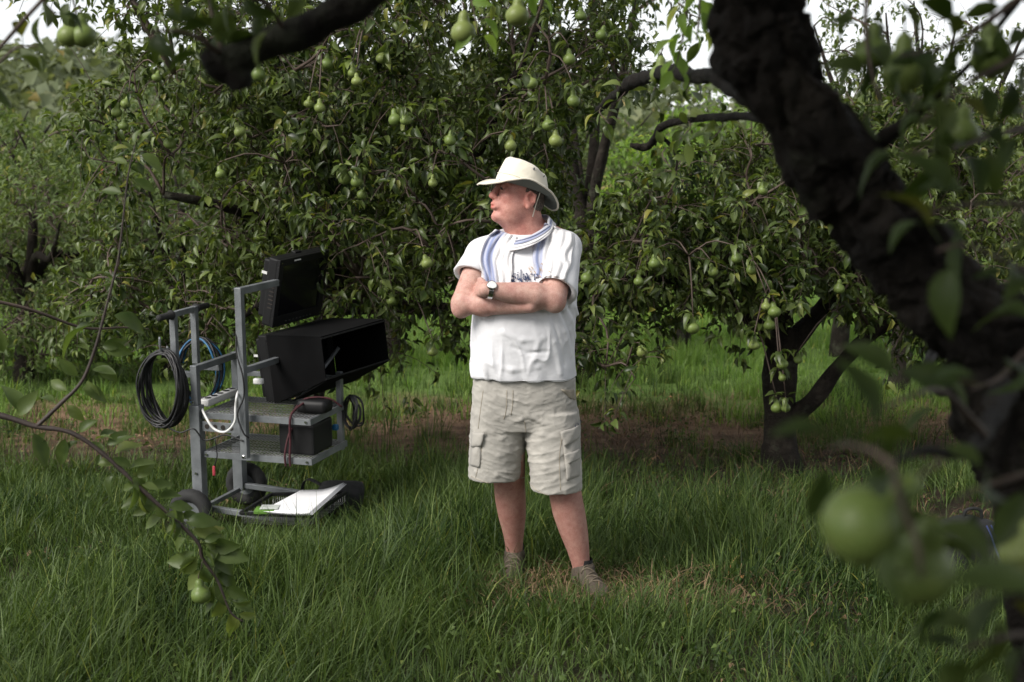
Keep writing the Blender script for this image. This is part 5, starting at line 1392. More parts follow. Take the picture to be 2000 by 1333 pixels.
# watch on the left wrist
wd = unit(E_L - W_L); wc = W_L + wd * .018; wr_ = .034
n1 = unit(np.array([-0.25, -0.75, 0.55]) - wd * np.dot([-0.25, -0.75, 0.55], wd)); n2 = np.cross(wd, n1)
watch = empty('watch', wc); watch.parent = person; watch.matrix_parent_inverse = basis(person).inverted()
tag(watch, 'steel wristwatch with link bracelet on the left wrist')
for k in range(16):
    a = k / 16 * 2 * math.pi
    if abs(math.remainder(a, 2 * math.pi)) < .45: continue
    rad = n1 * math.cos(a) + n2 * math.sin(a); tang = -n1 * math.sin(a) + n2 * math.cos(a)
    v, ff = box_vf((0, 0, 0), (.020, .0135, .004), np.array([wd, tang, rad]).T, .001); MB().add(v + wc + rad * (wr_ + .001), ff).build('bracelet_link', steel_m, watch, False)
v, ff = tube_vf([wc + n1 * (wr_ - .002), wc + n1 * (wr_ + .0075)], [.021, .020], 24); MB().add(v, ff).build('watch_case', steel_m, watch)
v, ff = tube_vf([wc + n1 * (wr_ + .0076), wc + n1 * (wr_ + .0083)], [.017, .017], 24); MB().add(v, ff).build('dial', simple('white_dial', (.7, .7, .68), .2, bmp=0), watch, False)

# shoes
def shoe(an, toe):
    a, b = foot_pts(an, toe); d = b - a; d[2] = 0; d = unit(d); s = np.array([-d[1], d[0], 0]); g = float(ground_z(an[0], an[1]))
    root = empty('shoe', (an[0], an[1], g)); root.parent = person; root.matrix_parent_inverse = basis(person).inverted()
    h = np.array([an[0], an[1], g]) - d * .055; R3 = np.array([d, s, [0, 0, 1]])
    S = Field(np.minimum(h, h + d * .30) - .08 + np.array([0, 0, .06]), np.maximum(h, h + d * .30) + np.array([.08, .08, .19]), .0045)
    q = lambda f, l, u: h + d * f + s * l + np.array([0, 0, u])
    S.ell(q(.035, 0, .055), (.048, .038, .055), R3, k=.02); S.cap(q(.05, 0, .05), q(.13, 0, .042), .042, .043, k=.03)
    S.ell(q(.20, 0, .036), (.068, .046, .036), R3, k=.025); S.cap(q(.055, 0, .09), q(.06, 0, .105), .045, .046, k=.025); S.cap(q(.10, 0, .075), q(.17, 0, .05), .032, .03, k=.03)
    S.plane((0, 0, 1), q(0, 0, .122)); S.plane((0, 0, -1), q(0, 0, .018))
    V, Q = S.nets(); V = relax(V, Q, 1); V += normals(V, Q) * (.0015 * fbm(V * 60, 5))[:, None]
    link('upper', fast_mesh('upper', V, Q, None, shoe_m), root)
    out = []
    for t in np.linspace(0, 2 * math.pi, 32, endpoint=False):
        x = math.cos(t); w_ = .044 + .008 * x - (.006 if abs(x) < .3 else 0); out.append((.115 + .152 * x, w_ * math.sin(t)))
    v = [q(f_, l_, .002) for f_, l_ in out] + [q(f_, l_, .024) for f_, l_ in out]; n_ = 32
    MB().add(v, [(i, (i + 1) % n_, n_ + (i + 1) % n_, n_ + i) for i in range(n_)] + [tuple(range(n_))[::-1], tuple(range(n_, 2 * n_))]).build('sole', sole_m, root, False)
    bv = BVHTree.FromPolygons(V.tolist(), Q.tolist())
    for k in range(6):
        f0 = .095 + k * .019; pts = []
        for l in np.linspace(-.034, .034, 9):
            o_ = Vector(q(f0 + .012 * (1 if k % 2 else -1) * l / .034, l, .25)); hh = bv.ray_cast(o_, Vector((0, 0, -1)))
            if hh[0] is not None: pts.append(np.array(hh[0]) + np.array([0, 0, .002]))
        if len(pts) > 3: MB().add(*tube_vf(np.array(pts), .0033, 5)).build('lace', lace_m, root)
    v, ff = tube_vf([q(.052, 0, .10), q(.054, 0, .145)], [.044, .0405], 18, caps=False); MB().add(v, ff).build('sock', sock_m, root)
    return root
shoe(A_R, TOE_R); shoe(A_L, TOE_L)
# ------------------------------------------------------------------ monitor cart
def rot3(a, b, c):
    ca, sa = math.cos(a), math.sin(a); cb, sb = math.cos(b), math.sin(b); cc, sc = math.cos(c), math.sin(c)
    return np.array([[ca, -sa, 0], [sa, ca, 0], [0, 0, 1]]) @ np.array([[1, 0, 0], [0, cb, -sb], [0, sb, cb]]) @ np.array([[cc, 0, sc], [0, 1, 0], [-sc, 0, cc]])
CR = rot3(-.314, .058, .011); CO = np.array([-1.578, 7.096, 0.0])
CW, CL, S1, S2, ST = .626, .412, .615, .415, .836
def c2w(p): return np.asarray(p, float) @ CR.T + CO
def ray_local(px, py):
    d = P(px, py, 7.0) - np.array([0, 0, CAM_H]); o = CR.T @ (np.array([0, 0, CAM_H]) - CO); return o, CR.T @ d
def cl(px, py, v=None, u=None, w=None):
    """local cart point seen at a pixel on the plane v (or u, w) = const"""
    o, d = ray_local(px, py); i, val = (1, v) if v is not None else ((0, u) if u is not None else (2, w))
    return o + d * ((val - o[i]) / d[i])
cart = empty('equipment_cart', CO); cart.rotation_euler = Matrix(CR.tolist()).to_euler()
tag(cart, 'grey metal equipment cart with two wire shelves and small wheels standing in the grass', 'cart')
def hammertone():
    m, nt, b = mat('hammertone_grey_paint')
    v = N(nt, 'ShaderNodeTexVoronoi', Scale=170.0); tc = nt.nodes.new('ShaderNodeTexCoord'); nt.links.new(tc.outputs['Object'], v.inputs['Vector'])
    c = ramp(nt, noise(nt, 12, 4), [(.3, (.14, .15, .16)), (.7, (.23, .245, .255))])
    sc = ramp(nt, noise(nt, 40, 5, .7), [(.66, (0, 0, 0)), (.74, (1, 1, 1))]); c = mixc(nt, sc, c, (.07, .06, .055))
    nt.links.new(c, b.inputs['Base Color']); b.inputs['Roughness'].default_value = .42; b.inputs['Metallic'].default_value = .35
    bump(nt, b, v.outputs['Distance'], .25, .002); return m
frame_m = hammertone()
blackp = simple('black_plastic', (.006, .006, .0065), .55, spec=.3, var=.3, scale=8, bmp=.12, bdist=.001)
blackm = simple('black_matt_board', (.0032, .0032, .0035), .95, spec=.12, var=.35, scale=6, bmp=.15)
screen_m = simple('dark_screen', (.006, .006, .007), .12, var=.1, scale=3, bmp=0)
rubber = simple('black_rubber', (.013, .013, .013), .8, var=.3, scale=40, bmp=.4)
cable_m = simple('black_cable', (.010, .010, .011), .5, var=.3, scale=30, bmp=0)
blue_m = simple('blue_cable', (.012, .10, .22), .45, var=.2, scale=30, bmp=0)
white_p = simple('white_plastic', (.62, .62, .61), .4, var=.06, scale=12, bmp=0)
paper_m = simple('white_paper', (.74, .74, .76), .8, var=.03, scale=5, bmp=.05)
green_m = simple('lime_green_card', (.10, .22, .03), .6, var=.15, scale=20, bmp=0)
strap_m = simple('red_black_strap', (.045, .007, .011), .8, var=.5, scale=60, bmp=.2)
mesh_m = simple('galvanised_wire', (.33, .33, .33), .45, metal=.7, var=.25, scale=20, bmp=0)

def bar(name, a, b, s, parent=None, m=None, bev=.003, up=(0, 0, 1)):
    """square tube between two local cart points"""
    a, b = np.asarray(a, float), np.asarray(b, float); d = unit(b - a); u = np.asarray(up, float)
    if abs(d.dot(u)) > .95: u = np.array([0, 1.0, 0])
    y = unit(np.cross(u, d)); z = np.cross(d, y); L = np.linalg.norm(b - a); sx = s if np.isscalar(s) else s[0]; sy = s if np.isscalar(s) else s[1]
    v, f = box_vf((0, 0, 0), (L, sx, sy), np.array([d, y, z]).T, bev); return MB().add(c2w(v + (a + b) / 2), f).build(name, m or frame_m, parent or cart, False)
# posts
bar('post', (0, 0, S1 + .03), (0, 0, ST + .012), .036); bar('post', (0, 0, .10), (0, 0, S1 + .03), .056)
bar('post', (0, CL, S1 + .03), (0, CL, ST + .012), .036); bar('post', (0, CL, .10), (0, CL, S1 + .03), .056)
bar('side_rail', (0, .019, ST - .006), (0, CL - .019, ST - .006), .032)
bar('post', (CW - .02, CL - .02, S1 - .25), (CW - .02, CL - .02, S1 + .16), .03)
tp = cl(472, 700, v=-.052); ttop = cl(466, 562, v=-.052); tbot = cl(479, 895, v=-.052)
bar('mast', (tp[0], -.052, tbot[2]), (tp[0], -.052, ttop[2]), .036)
MB().add(c2w(np.array(tube_vf([(tp[0], -.075, tbot[2] + .012), (tp[0], -.028, tbot[2] + .012)], .010, 10)[0])), tube_vf([(0, 0, 0), (0, 1, 0)], .01, 10)[1]).build('bolt', steel_m, cart)
bar('monitor_arm', (tp[0], -.034, ttop[2] - .018), (tp[0] + .02, .30, ttop[2] - .018), .034)
a2 = cl(480, 724, v=-.03); bar('monitor_arm', (tp[0], -.034, a2[2]), (tp[0] + .02, .30, a2[2]), .03)
bar('back_rail', (.019, CL, ST - .10), (CW - .036, CL, ST - .10), .026)
# shelves
def shelf(w, nm='shelf'):
    sh = empty(nm, c2w((CW / 2, CL / 2, w))); sh.parent = cart; sh.matrix_parent_inverse = basis(cart).inverted()
    t = .03
    bar('shelf_edge', (.03, 0, w - .02), (CW, 0, w - .02), (.008, .032), sh, bev=.001); bar('shelf_edge', (.03, CL, w - .02), (CW, CL, w - .02), (.008, .032), sh, bev=.001)
    bar('shelf_edge', (CW, -.004, w - .02), (CW, CL + .004, w - .02), (.008, .032), sh, bev=.001); bar('shelf_edge', (.032, .004, w - .02), (.032, CL - .004, w - .02), (.008, .032), sh, bev=.001)
    mb = MB()
    for u in np.arange(.045, CW - .01, .0195): mb.add(*[c2w(x) if i == 0 else x for i, x in enumerate(tube_vf([(u, .004, w - .004), (u + .012, CL * .5, w - .004), (u + .014, CL - .004, w - .004)], .0022, 5))])
    for v_ in np.arange(.03, CL, .055): mb.add(*[c2w(x) if i == 0 else x for i, x in enumerate(tube_vf([(.036, v_, w - .008), (CW - .004, v_, w - .008)], .0018, 4))])
    tag(mb.build('wire_mesh', mesh_m, sh), kind='stuff'); return sh
shelf(S1); shelf(S2)
bar('perforated_strip', (.03, -.006, S1 - .075), (tp[0], -.006, S1 - .075), (.004, .05), bev=.001)
for k in range(4):
    u = .06 + k * .045; v, f = tube_vf([(u, -.0085, S1 - .075), (u, -.0092, S1 - .075)], .013, 14); MB().add(c2w(v), f).build('strip_hole', dark_m, cart, False)
# base frame
b0 = .115
bar('base_rail', (.028, 0, b0), (CW - .05, -.0, b0 - .03), .028); bar('base_rail', (.028, CL, b0 + .01), (CW - .05, CL, b0 - .02), .028)
bar('axle', (-.0, -.10, .105), (0, CL + .10, .105), .022)
bar('base_leg', (CW - .06, -.01, b0 + .012), (CW - .06, -.01, .0), .032); bar('base_leg', (CW - .06, CL + .01, b0 + .012), (CW - .06, CL + .01, .0), .032)
tray = empty('base_tray', c2w((CW * .6, CL / 2, b0))); tray.parent = cart; tray.matrix_parent_inverse = basis(cart).inverted()
tw_ = b0 + .045
cs = [cl(470, 1003, w=tw_), cl(604, 1009, w=tw_), cl(676, 962, w=tw_), cl(530, 966, w=tw_)]
for a, b in zip(cs, cs[1:] + cs[:1]): bar('tray_rim', a, b, .016, tray, blackp, .002)
mb = MB()
for t in np.linspace(.02, .98, 34):
    p, q2 = cs[0] * (1 - t) + cs[1] * t, cs[3] * (1 - t) + cs[2] * t; dn = np.array([0, 0, -.05])
    vv, ff = tube_vf([p, p + dn, q2 + dn, q2], .0016, 4); mb.add(c2w(vv), ff)
for t in np.linspace(.1, .9, 8):
    p, q2 = cs[0] * (1 - t) + cs[3] * t, cs[1] * (1 - t) + cs[2] * t; dn = np.array([0, 0, -.05])
    vv, ff = tube_vf([p, p + dn, q2 + dn, q2], .0016, 4); mb.add(c2w(vv), ff)
tag(mb.build('wire_mesh', mesh_m, tray), kind='stuff')
# wheels
def wheel(v_, out):
    c = np.array([-.005, v_, .112]); root = empty('wheel', c2w(c)); root.parent = cart; root.matrix_parent_inverse = basis(cart).inverted()
    prof = []; R_, r_ = .085, .034; V = []; nseg, nr = 36, 12
    for i in range(nseg):
        a = i / nseg * 2 * math.pi
        for j in range(nr):
            b = j / nr * 2 * math.pi; rad = R_ + r_ * math.cos(b) + (.003 if (i % 2 and math.cos(b) > .3) else 0); V.append(c + np.array([math.cos(a) * rad, r_ * 1.1 * math.sin(b), math.sin(a) * rad]))
    f = [(i * nr + j, i * nr + (j + 1) % nr, ((i + 1) % nseg) * nr + (j + 1) % nr, ((i + 1) % nseg) * nr + j) for i in range(nseg) for j in range(nr)]
    MB().add(c2w(np.array(V)), f).build('tyre', rubber, root)
    v, f = tube_vf([c - np.array([0, .018, 0]), c + np.array([0, .018, 0])], .056, 24); MB().add(c2w(v), f).build('rim', frame_m, root, False)
    v, f = tube_vf([c - np.array([0, .036, 0]), c + np.array([0, .036, 0])], .018, 14); MB().add(c2w(v), f).build('hub', steel_m, root, False)
wheel(-.085, -1); wheel(CL + .075, 1)
# handle
hu_ = -.14
hn, hfar = cl(338, 612, u=hu_), cl(379, 606, u=hu_); zt = (hn[2] + hfar[2]) / 2
hn[2] = hfar[2] = zt
bar('handle_upright', (hu_, hn[1], ST - .03), (hu_, hn[1], zt + .014), .032); bar('handle_upright', (hu_, hfar[1], ST - .03), (hu_, hfar[1], zt + .014), .032)
bar('handle_bar', (hu_, hn[1] + .016, zt), (hu_, hfar[1] - .016, zt), .028)
bar('handle_arm', (hu_ + .016, hn[1], ST - .046), (-.018, hn[1], ST - .046), .030); bar('handle_arm', (hu_ + .016, hfar[1], ST - .046), (.0, hfar[1], ST - .046), .030)
for s_, p in ((-1, hn[1]), (1, hfar[1])):
    y0 = p + s_ * .014; v, f = tube_vf([(hu_, y0, zt), (hu_, y0 + s_ * .006, zt), (hu_, y0 + s_ * .012, zt), (hu_, y0 + s_ * .12, zt), (hu_, y0 + s_ * .125, zt)], [.012, .026, .018, .0165, .012], 14); MB().add(c2w(v), f).build('grip', rubber, cart)
# cable hooks
hk1 = cl(328, 690, v=hn[1] - .05); hook = spline([np.array([hu_, hn[1], ST - .02]), hk1 + np.array([.0, 0, .03]), hk1, hk1 + np.array([-.01, -.05, .03]), hk1 + np.array([-.005, -.06, .09])], 18)
MB().add(c2w(tube_vf(hook, .006, 8)[0]), tube_vf(hook, .006, 8)[1]).build('hook', frame_m, cart)

# ---- coils
def coil(name, label, c, ru, rw, n, rad, mats, seed, normal=(0, 1, 0), yj=.03, sub=None):
    rr = np.random.default_rng(seed); root = empty(name, c2w(c)); tag(root, label, 'cable', 'coiled cables on the cart')
    nrm = unit(np.array(normal, float)); xa = unit(np.cross(nrm, [0, 0, 1.0])); 
    for k in range(n):
        a = np.linspace(0, 2 * math.pi, 40, endpoint=False); jr = rr.normal(0, .07); sq = rr.normal(0, .05)
        ph = rr.uniform(0, 6.28)
        U = (ru * (1 + jr + sq)) * np.sin(a) * (1 + .06 * np.sin(2 * a + ph)); Wd = rw * (1 + jr - sq * .5) * np.cos(a) * (1 + .05 * np.sin(2 * a + ph))
        top = np.clip((np.cos(a)), 0, 1) ** 2
        off = rr.normal(0, yj) * (1 - .8 * top); Wd = Wd + (rw - rw * (1 + jr - sq * .5)) * top * .85
        pts = np.asarray(c) + xa * U[:, None] + np.array([0, 0, 1.0]) * Wd[:, None] + nrm * (off + .008 * np.sin(3 * a + ph))[:, None]
        pts = np.vstack([pts, pts[:3]]); v, f = tube_vf(pts, rad * rr.uniform(.85, 1.1), 6, caps=False)
        MB().add(c2w(v), f).build('loop', mats[k % len(mats)] if not callable(mats) else mats(k), root)
    return root
k1 = cl(322, 758, v=hn[1] - .085)
coil('cable_coil', 'coil of black cable hanging from the near hook of the cart', k1, .115, .185, 18, .0052, [cable_m], 1, (.15, 1, 0), .035)
k2 = cl(392, 722, v=CL + .02)
coil('cable_coil', 'coil of black and blue cable hanging behind the handle', k2, .105, .165, 14, .0055, lambda k: blue_m if k >= 10 else cable_m, 2, (-.25, 1, 0), .03)
def cable(name, label, pts, r, m, parent=None, n=40, cat='cable'):
    v, f = tube_vf(spline(np.array(pts), n), r, 7); o = MB().add(v, f).build(name, m, parent)
    if label: tag(o, label, cat)
    return o
cpx = lambda px, py, v: c2w(cl(px, py, v=v))
cable('hanging_cable', 'thin black cable with red plug dangling from the coil by the left post', [cpx(312, 826, -.10), cpx(350, 845, -.09), cpx(378, 838, -.08), cpx(400, 860, -.06), cpx(440, 850, -.05), cpx(475, 862, -.075)], .004, cable_m)
pj = cpx(418, 920, -.05); pb = MB().add(*box_vf(pj, (.014, .014, .05), None, .004)).build('plug', red_m, bpy.data.objects['hanging_cable'])
MB().add(*tube_vf(spline([cpx(420, 858, -.06), cpx(424, 890, -.05), pj + np.array([0, 0, .02])], 10), .003, 6)).build('plug_lead', cable_m, bpy.data.objects['hanging_cable'])
cable('mast_cable', 'black cable hanging down the side of the mast', [cpx(462, 640, -.06), cpx(462, 690, -.085), cpx(474, 735, -.095), cpx(476, 775, -.09), cpx(464, 810, -.095), cpx(475, 845, -.095), cpx(486, 856, -.08)], .004, cable_m)
# ---- power strip
pa, pb_ = cl(398, 788, w=S1 + .02), cl(464, 762, w=S1 + .02)
ps_ = empty('power_strip', c2w((pa + pb_) / 2)); tag(ps_, 'white power strip lying on the upper wire shelf', 'power strip')
d_ = unit(pb_ - pa); Rl = CR @ np.array([d_, unit(np.cross([0, 0, 1.0], d_)), [0, 0, 1.0]]).T
v, f = box_vf((0, 0, 0), (np.linalg.norm(pb_ - pa), .055, .036), Rl, .006); MB().add(v + c2w((pa + pb_) / 2), f).build('case', white_p, ps_)
for k in range(5):
    t = (k + .7) / 5.6; c_ = pa + (pb_ - pa) * t + np.array([0, 0, .0186]); v, f = tube_vf([c2w(c_), c2w(c_ + np.array([0, 0, .0015]))], .017, 16); MB().add(v, f).build('socket', dark_m if False else blackp, ps_, False)
cp_ = [c2w(pa + np.array([-.01, -.02, 0])), cpx(402, 815, -.07), cpx(418, 838, -.09), cpx(440, 844, -.10), cpx(458, 825, -.10), cpx(460, 795, -.09), cpx(464, 768, -.05), c2w(pb_ + np.array([.03, -.02, 0]))]
MB().add(*tube_vf(spline(np.array(cp_), 44), .0062, 8)).build('power_cord', white_p, ps_)
MB().add(*box_vf(cpx(505, 745, .08), (.05, .03, .03), CR, .008)).build('white_plug', white_p, ps_)

# ---- monitors
def placed(R, O):
    R = np.asarray(R); O = np.asarray(O); return lambda p: np.asarray(p, float) @ R.T + O
M1R = rot3(1.09, .239, -.093); M1O = np.array([-1.238, 7.298, 1.008]); T1 = placed(M1R, M1O); W1, H1, D1 = .421, .364, .073
mon = empty('monitor', T1((W1 / 2, 0, 0))); tag(mon, 'black monitor tilted forward at the top of the mast', 'monitor', 'monitors on the cart')
def tb(T_, c, s, bev=.004): v, f = box_vf(c, s, None, bev); return T_(v), f
# bezel of four bars round a recessed screen, and the housing behind
bz = MB(); bw = .036
MB().add(*tb(T1, (W1 / 2, .042, H1 / 2), (W1, .06, H1), .010)).build('housing', blackp, mon, False)
for nm, c, s in (('bezel', (W1 / 2, .006, bw * .75), (W1, .016, bw * 1.5)), ('bezel', (W1 / 2, .006, H1 - bw / 2), (W1, .016, bw)), ('bezel', (bw / 2, .006, H1 / 2 + .009), (bw, .0155, H1 - 2.5 * bw)), ('bezel', (W1 - bw / 2, .006, H1 / 2 + .009), (bw, .0155, H1 - 2.5 * bw))):
    MB().add(*tb(T1, c, s, .003)).build(nm, blackp, mon, False)
MB().add(*tb(T1, (W1 / 2, .0095, H1 / 2 + .01), (W1 - 2 * bw, .004, H1 - 2.4 * bw), 0)).build('screen', screen_m, mon, False)
MB().add(*tb(T1, (W1 / 2 + .01, .102, H1 / 2), (W1 * .86, .06, H1 * .86), .012)).build('back_housing', blackp, mon, False)
MB().add(*tb(T1, (.145, -.003, H1 - .016), (.055, .003, .007), 0)).build('white_label', white_p, mon, False)
MB().add(*tb(T1, (.036, .115, H1 - .10), (.004, .034, .014), 0)).build('white_label', white_p, mon, False)
for k in range(8): MB().add(*tb(T1, (.11 + k * .03, -.003, .020), (.012, .003, .005), .001)).build('button', simple('button_grey', (.05, .05, .05), .5, bmp=0) if 'button_grey' not in MATS else MATS['button_grey'], mon, False)
MB().add(*tb(T1, (W1 / 2, .06, H1 + .004), (.05, .03, .01), .004)).build('carry_latch', blackp, mon, False)
for k in range(7): MB().add(*tb(T1, (-.0005, .03 + .0 * k, .10 + k * .022), (.002, .030, .006), 0)).build('vent_slot', dark_m, mon, False)
for x_ in (.018, W1 - .018):
    for z_ in (.018, H1 - .018): MB().add(*tb(T1, (x_, -.0025, z_), (.006, .002, .006), 0)).build('screw', steel_m, mon, False)
for (u_, w_) in ((.05, S1 - .02), (CW - .02, S1 - .02), (.05, S2 - .02), (CW - .02, S2 - .02), (.0, S1 + .05), (.0, .30), (.0, .18)):
    vv, ff = tube_vf([(u_, -.03 if u_ == 0 else -.005, w_), (u_, -.036 if u_ == 0 else -.011, w_)], .007, 6); MB().add(c2w(vv), ff).build('bolt', steel_m, cart, False)
ar0 = c2w((tp[0] + .02, .30, ttop[2] - .018)); 
v, f = tube_vf([ar0, T1((W1 / 2, .13, H1 * .55))], .016, 10); MB().add(v, f).build('mount', blackp, mon)

M2R = rot3(.944, -.038, -.109); M2O = np.array([-1.219, 7.269, .619]); T2 = placed(M2R, M2O); W2, H2, HD, HH = .467, .357, .383, .215
mon2 = empty('monitor', T2((W2 / 2, 0, 0))); tag(mon2, 'black monitor with deep tapering sun hood above the upper shelf', 'monitor', 'monitors on the cart')
MB().add(*tb(T2, (W2 / 2, .045, H2 / 2), (W2, .055, H2), .008)).build('housing', blackp, mon2, False)
MB().add(*tb(T2, (W2 / 2, .095, H2 / 2), (W2 * .9, .045, H2 * .88), .010)).build('back_housing', blackp, mon2, False)
for c, s in (((W2 / 2, .008, .02), (W2, .02, .04)), ((W2 / 2, .008, H2 - .015), (W2, .02, .03)), ((.016, .008, H2 / 2), (.032, .0195, H2 - .07)), ((W2 - .016, .008, H2 / 2), (.032, .0195, H2 - .07))):
    MB().add(*tb(T2, c, s, .003)).build('bezel', blackp, mon2, False)
MB().add(*tb(T2, (W2 / 2, .011, H2 / 2), (W2 - .06, .006, H2 - .06), 0)).build('screen', screen_m, mon2, False)
MB().add(*tb(T2, (-.002, .10, H2 * .70), (.003, .028, .012), 0)).build('white_label', white_p, mon2, False)
th = .005
def slab(p4, n):
    p4 = np.array(p4, float); nn = np.asarray(n, float) * th; V = np.vstack([p4, p4 + nn]); return T2(V), [(3, 2, 1, 0), (4, 5, 6, 7), (0, 1, 5, 4), (1, 2, 6, 5), (2, 3, 7, 6), (3, 0, 4, 7)]
MB().add(*slab([(-.004, .0, .0), (-.004, .0, H2), (-.004, -HD, H2), (-.004, -HD, H2 - HH)], (-1, 0, 0))).build('hood_side', blackm, mon2, False)
MB().add(*slab([(W2 + .004, .0, .0), (W2 + .004, -HD, H2 - HH), (W2 + .004, -HD, H2), (W2 + .004, .0, H2)], (1, 0, 0))).build('hood_side', blackm, mon2, False)
MB().add(*slab([(-.009, .0, H2 + .001), (W2 + .009, .0, H2 + .001), (W2 + .009, -HD, H2 + .001), (-.009, -HD, H2 + .001)], (0, 0, 1))).build('hood_top', blackm, mon2, False)
for z_ in (H2 - .004, H2 - HH + .004):
    MB().add(*tb(T2, (W2 / 2 if z_ > H2 - .1 else W2 / 2, -HD - .003, z_), (W2 + .022, .006, .008), .001)).build('hood_edge', blackp, mon2, False)
MB().add(*slab([(-.004, -.30 * HD, H2 * .06), (W2 + .004, -.30 * HD, H2 * .06), (W2 + .004, -HD, H2 - HH), (-.004, -HD, H2 - HH)], (0, 0, -1))).build('hood_floor', blackm, mon2, False)
v, f = tube_vf([c2w((tp[0] + .02, .30, a2[2])), T2((W2 / 2, .11, H2 * .4))], .016, 10); MB().add(v, f).build('mount', blackp, mon2)
v, f = tube_vf([c2w((CW * .62, CL - .06, S1)), T2((W2 * .75, -HD * .4, H2 - HH * .6))], .011, 8); MB().add(v, f).build('support_rod', frame_m, mon2)

# ---- things on the shelves
bc = cl(596, 850, v=.14); bx0 = (bc[0], .15, S2 + .078)
root = empty('battery_box', c2w((bc[0], .15, S2))); tag(root, 'black box strapped down with red straps on the lower shelf', 'box')
v, f = box_vf(bx0, (.19, .22, .155), None, .012); MB().add(c2w(v), f).build('case', blackp, root, False)
su = cl(572, 830, v=0)[0]
sp_ = spline(np.array([(su + .02, .30, S1 + .01), (su + .02, .14, S1 + .055), (su, .02, S1 + .03), (su - .005, -.014, S1 + .0), (su - .01, -.014, S1 - .05), (su - .015, -.004, S2 + .08), (su - .015, -.016, S2 + .01), (su - .015, -.014, S2 - .045)]), 40)
v, f = tube_vf(sp_, .006, 6); MB().add(c2w(v), f).build('strap', strap_m, root)
sp_ = spline(np.array([(su - .04, -.012, S2 - .048), (su - .04, -.016, S2 + .02), (su - .03, .03, S2 + .12), (su, .10, S2 + .17)]), 24)
v, f = tube_vf(sp_, .006, 6); MB().add(c2w(v), f).build('strap', strap_m, root)
ac = cl(615, 790, w=S1 + .04)
root = empty('adapter_bundle', c2w((ac[0], ac[1], S1))); tag(root, 'small black adapter tied with red cord on the upper shelf', 'adapter')
v, f = box_vf((ac[0], ac[1], S1 + .034), (.16, .10, .064), None, .022); MB().add(c2w(v), f).build('case', blackp, root)
sp_ = spline(np.array([(ac[0] - .10, ac[1] - .03, S1 + .01), (ac[0] - .06, ac[1] - .02, S1 + .06), (ac[0], ac[1], S1 + .075), (ac[0] + .07, ac[1] + .03, S1 + .065), (ac[0] + .12, ac[1] + .06, S1 + .02)]), 24)
v, f = tube_vf(sp_, .005, 6); MB().add(c2w(v), f).build('cord', strap_m, root)
k3 = cl(686, 805, v=CL * .9)
c3 = coil('cable_coil', 'small black cable coil dangling off the right end of the upper shelf', k3, .05, .085, 8, .0045, [cable_m], 9, (.5, 1, 0), .02)
MB().add(*box_vf(cpx(655, 835, CL * .7), (.03, .03, .03), CR, .008)).build('blue_plug', blue_m, c3)
# ---- papers and bag in the tray
dpt = lambda px, py, w: c2w(cl(px, py, w=w))
ph = .17
L0, L1, L2, L3 = [cl(*p, w=ph) for p in ((510, 1002), (604, 1010), (672, 966), (588, 968))]
nu_, nv_ = 14, 8; V = np.zeros((nv_, nu_, 3))
for j in range(nv_):
    for i in range(nu_):
        u, w = i / (nu_ - 1), j / (nv_ - 1); p = (L0 * (1 - u) + L1 * u) * (1 - w) + (L3 * (1 - u) + L2 * u) * w
        V[j, i] = p + np.array([0, 0, .008 + .06 * max(0, u - .45) ** 1.5 * (.4 + w) + .02 * w])
f = [(j * nu_ + i, j * nu_ + i + 1, (j + 1) * nu_ + i + 1, (j + 1) * nu_ + i) for j in range(nv_ - 1) for i in range(nu_ - 1)]
pp_ = empty('paper_sheets', c2w(V[0, 0])); tag(pp_, 'curled white paper sheets lying across the base tray', 'paper')
for k in range(3):
    o = MB().add(c2w(V.reshape(-1, 3) + np.array([.006 * k, .004 * k, -.004 * k])), f).build('sheet', paper_m, pp_); q = o.modifiers.new('t', 'SOLIDIFY'); q.thickness = .0015
gp_ = cl(518, 996, w=.175); v, f = box_vf((gp_[0], gp_[1], .172), (.10, .08, .018), rot3(.3, 0, 0), .004)
gk = empty('green_packet', c2w((gp_[0], gp_[1], .16))); tag(gk, 'small lime green and grey packet beside the paper sheets', 'packet')
MB().add(c2w(v), f).build('packet_body', green_m, gk, False)
v, f = box_vf((gp_[0] + .015, gp_[1] + .02, .1845), (.09, .075, .003), rot3(.3, 0, 0), .001); MB().add(c2w(v), f).build('packet_label', simple('pale_card', (.45, .48, .45), .7, bmp=0), gk, False)
bg = cl(645, 985, w=.10); bag = empty('shoulder_bag', c2w((bg[0], bg[1] + .06, 0))); tag(bag, 'black bag with loose strap behind the paper sheets in the base tray', 'bag')
fabric_b = simple('black_nylon', (.012, .012, .013), .85, var=.4, scale=30, bmp=.5)
v, f = box_vf((bg[0] + .0, bg[1] + .12, .10), (.24, .16, .16), rot3(.2, .1, 0), .05); v = v + .012 * np.stack([vnoise(v * 14, 1), vnoise(v * 14, 2), vnoise(v * 14, 3)], -1); MB().add(c2w(v), f).build('bag_body', fabric_b, bag)
st_ = spline(np.array([cl(590, 975, v=bg[1] + .1), cl(592, 948, v=bg[1] + .1), cl(602, 937, v=bg[1] + .1), cl(622, 945, v=bg[1] + .1), cl(645, 962, v=bg[1] + .08)]), 22)
V = np.concatenate([[p + np.array([0, -.018, 0]), p + np.array([0, .018, 0])] for p in st_]); f = [(2 * i, 2 * i + 1, 2 * i + 3, 2 * i + 2) for i in range(21)]
o = MB().add(c2w(V), f).build('strap', fabric_b, bag); q = o.modifiers.new('t', 'SOLIDIFY'); q.thickness = .003

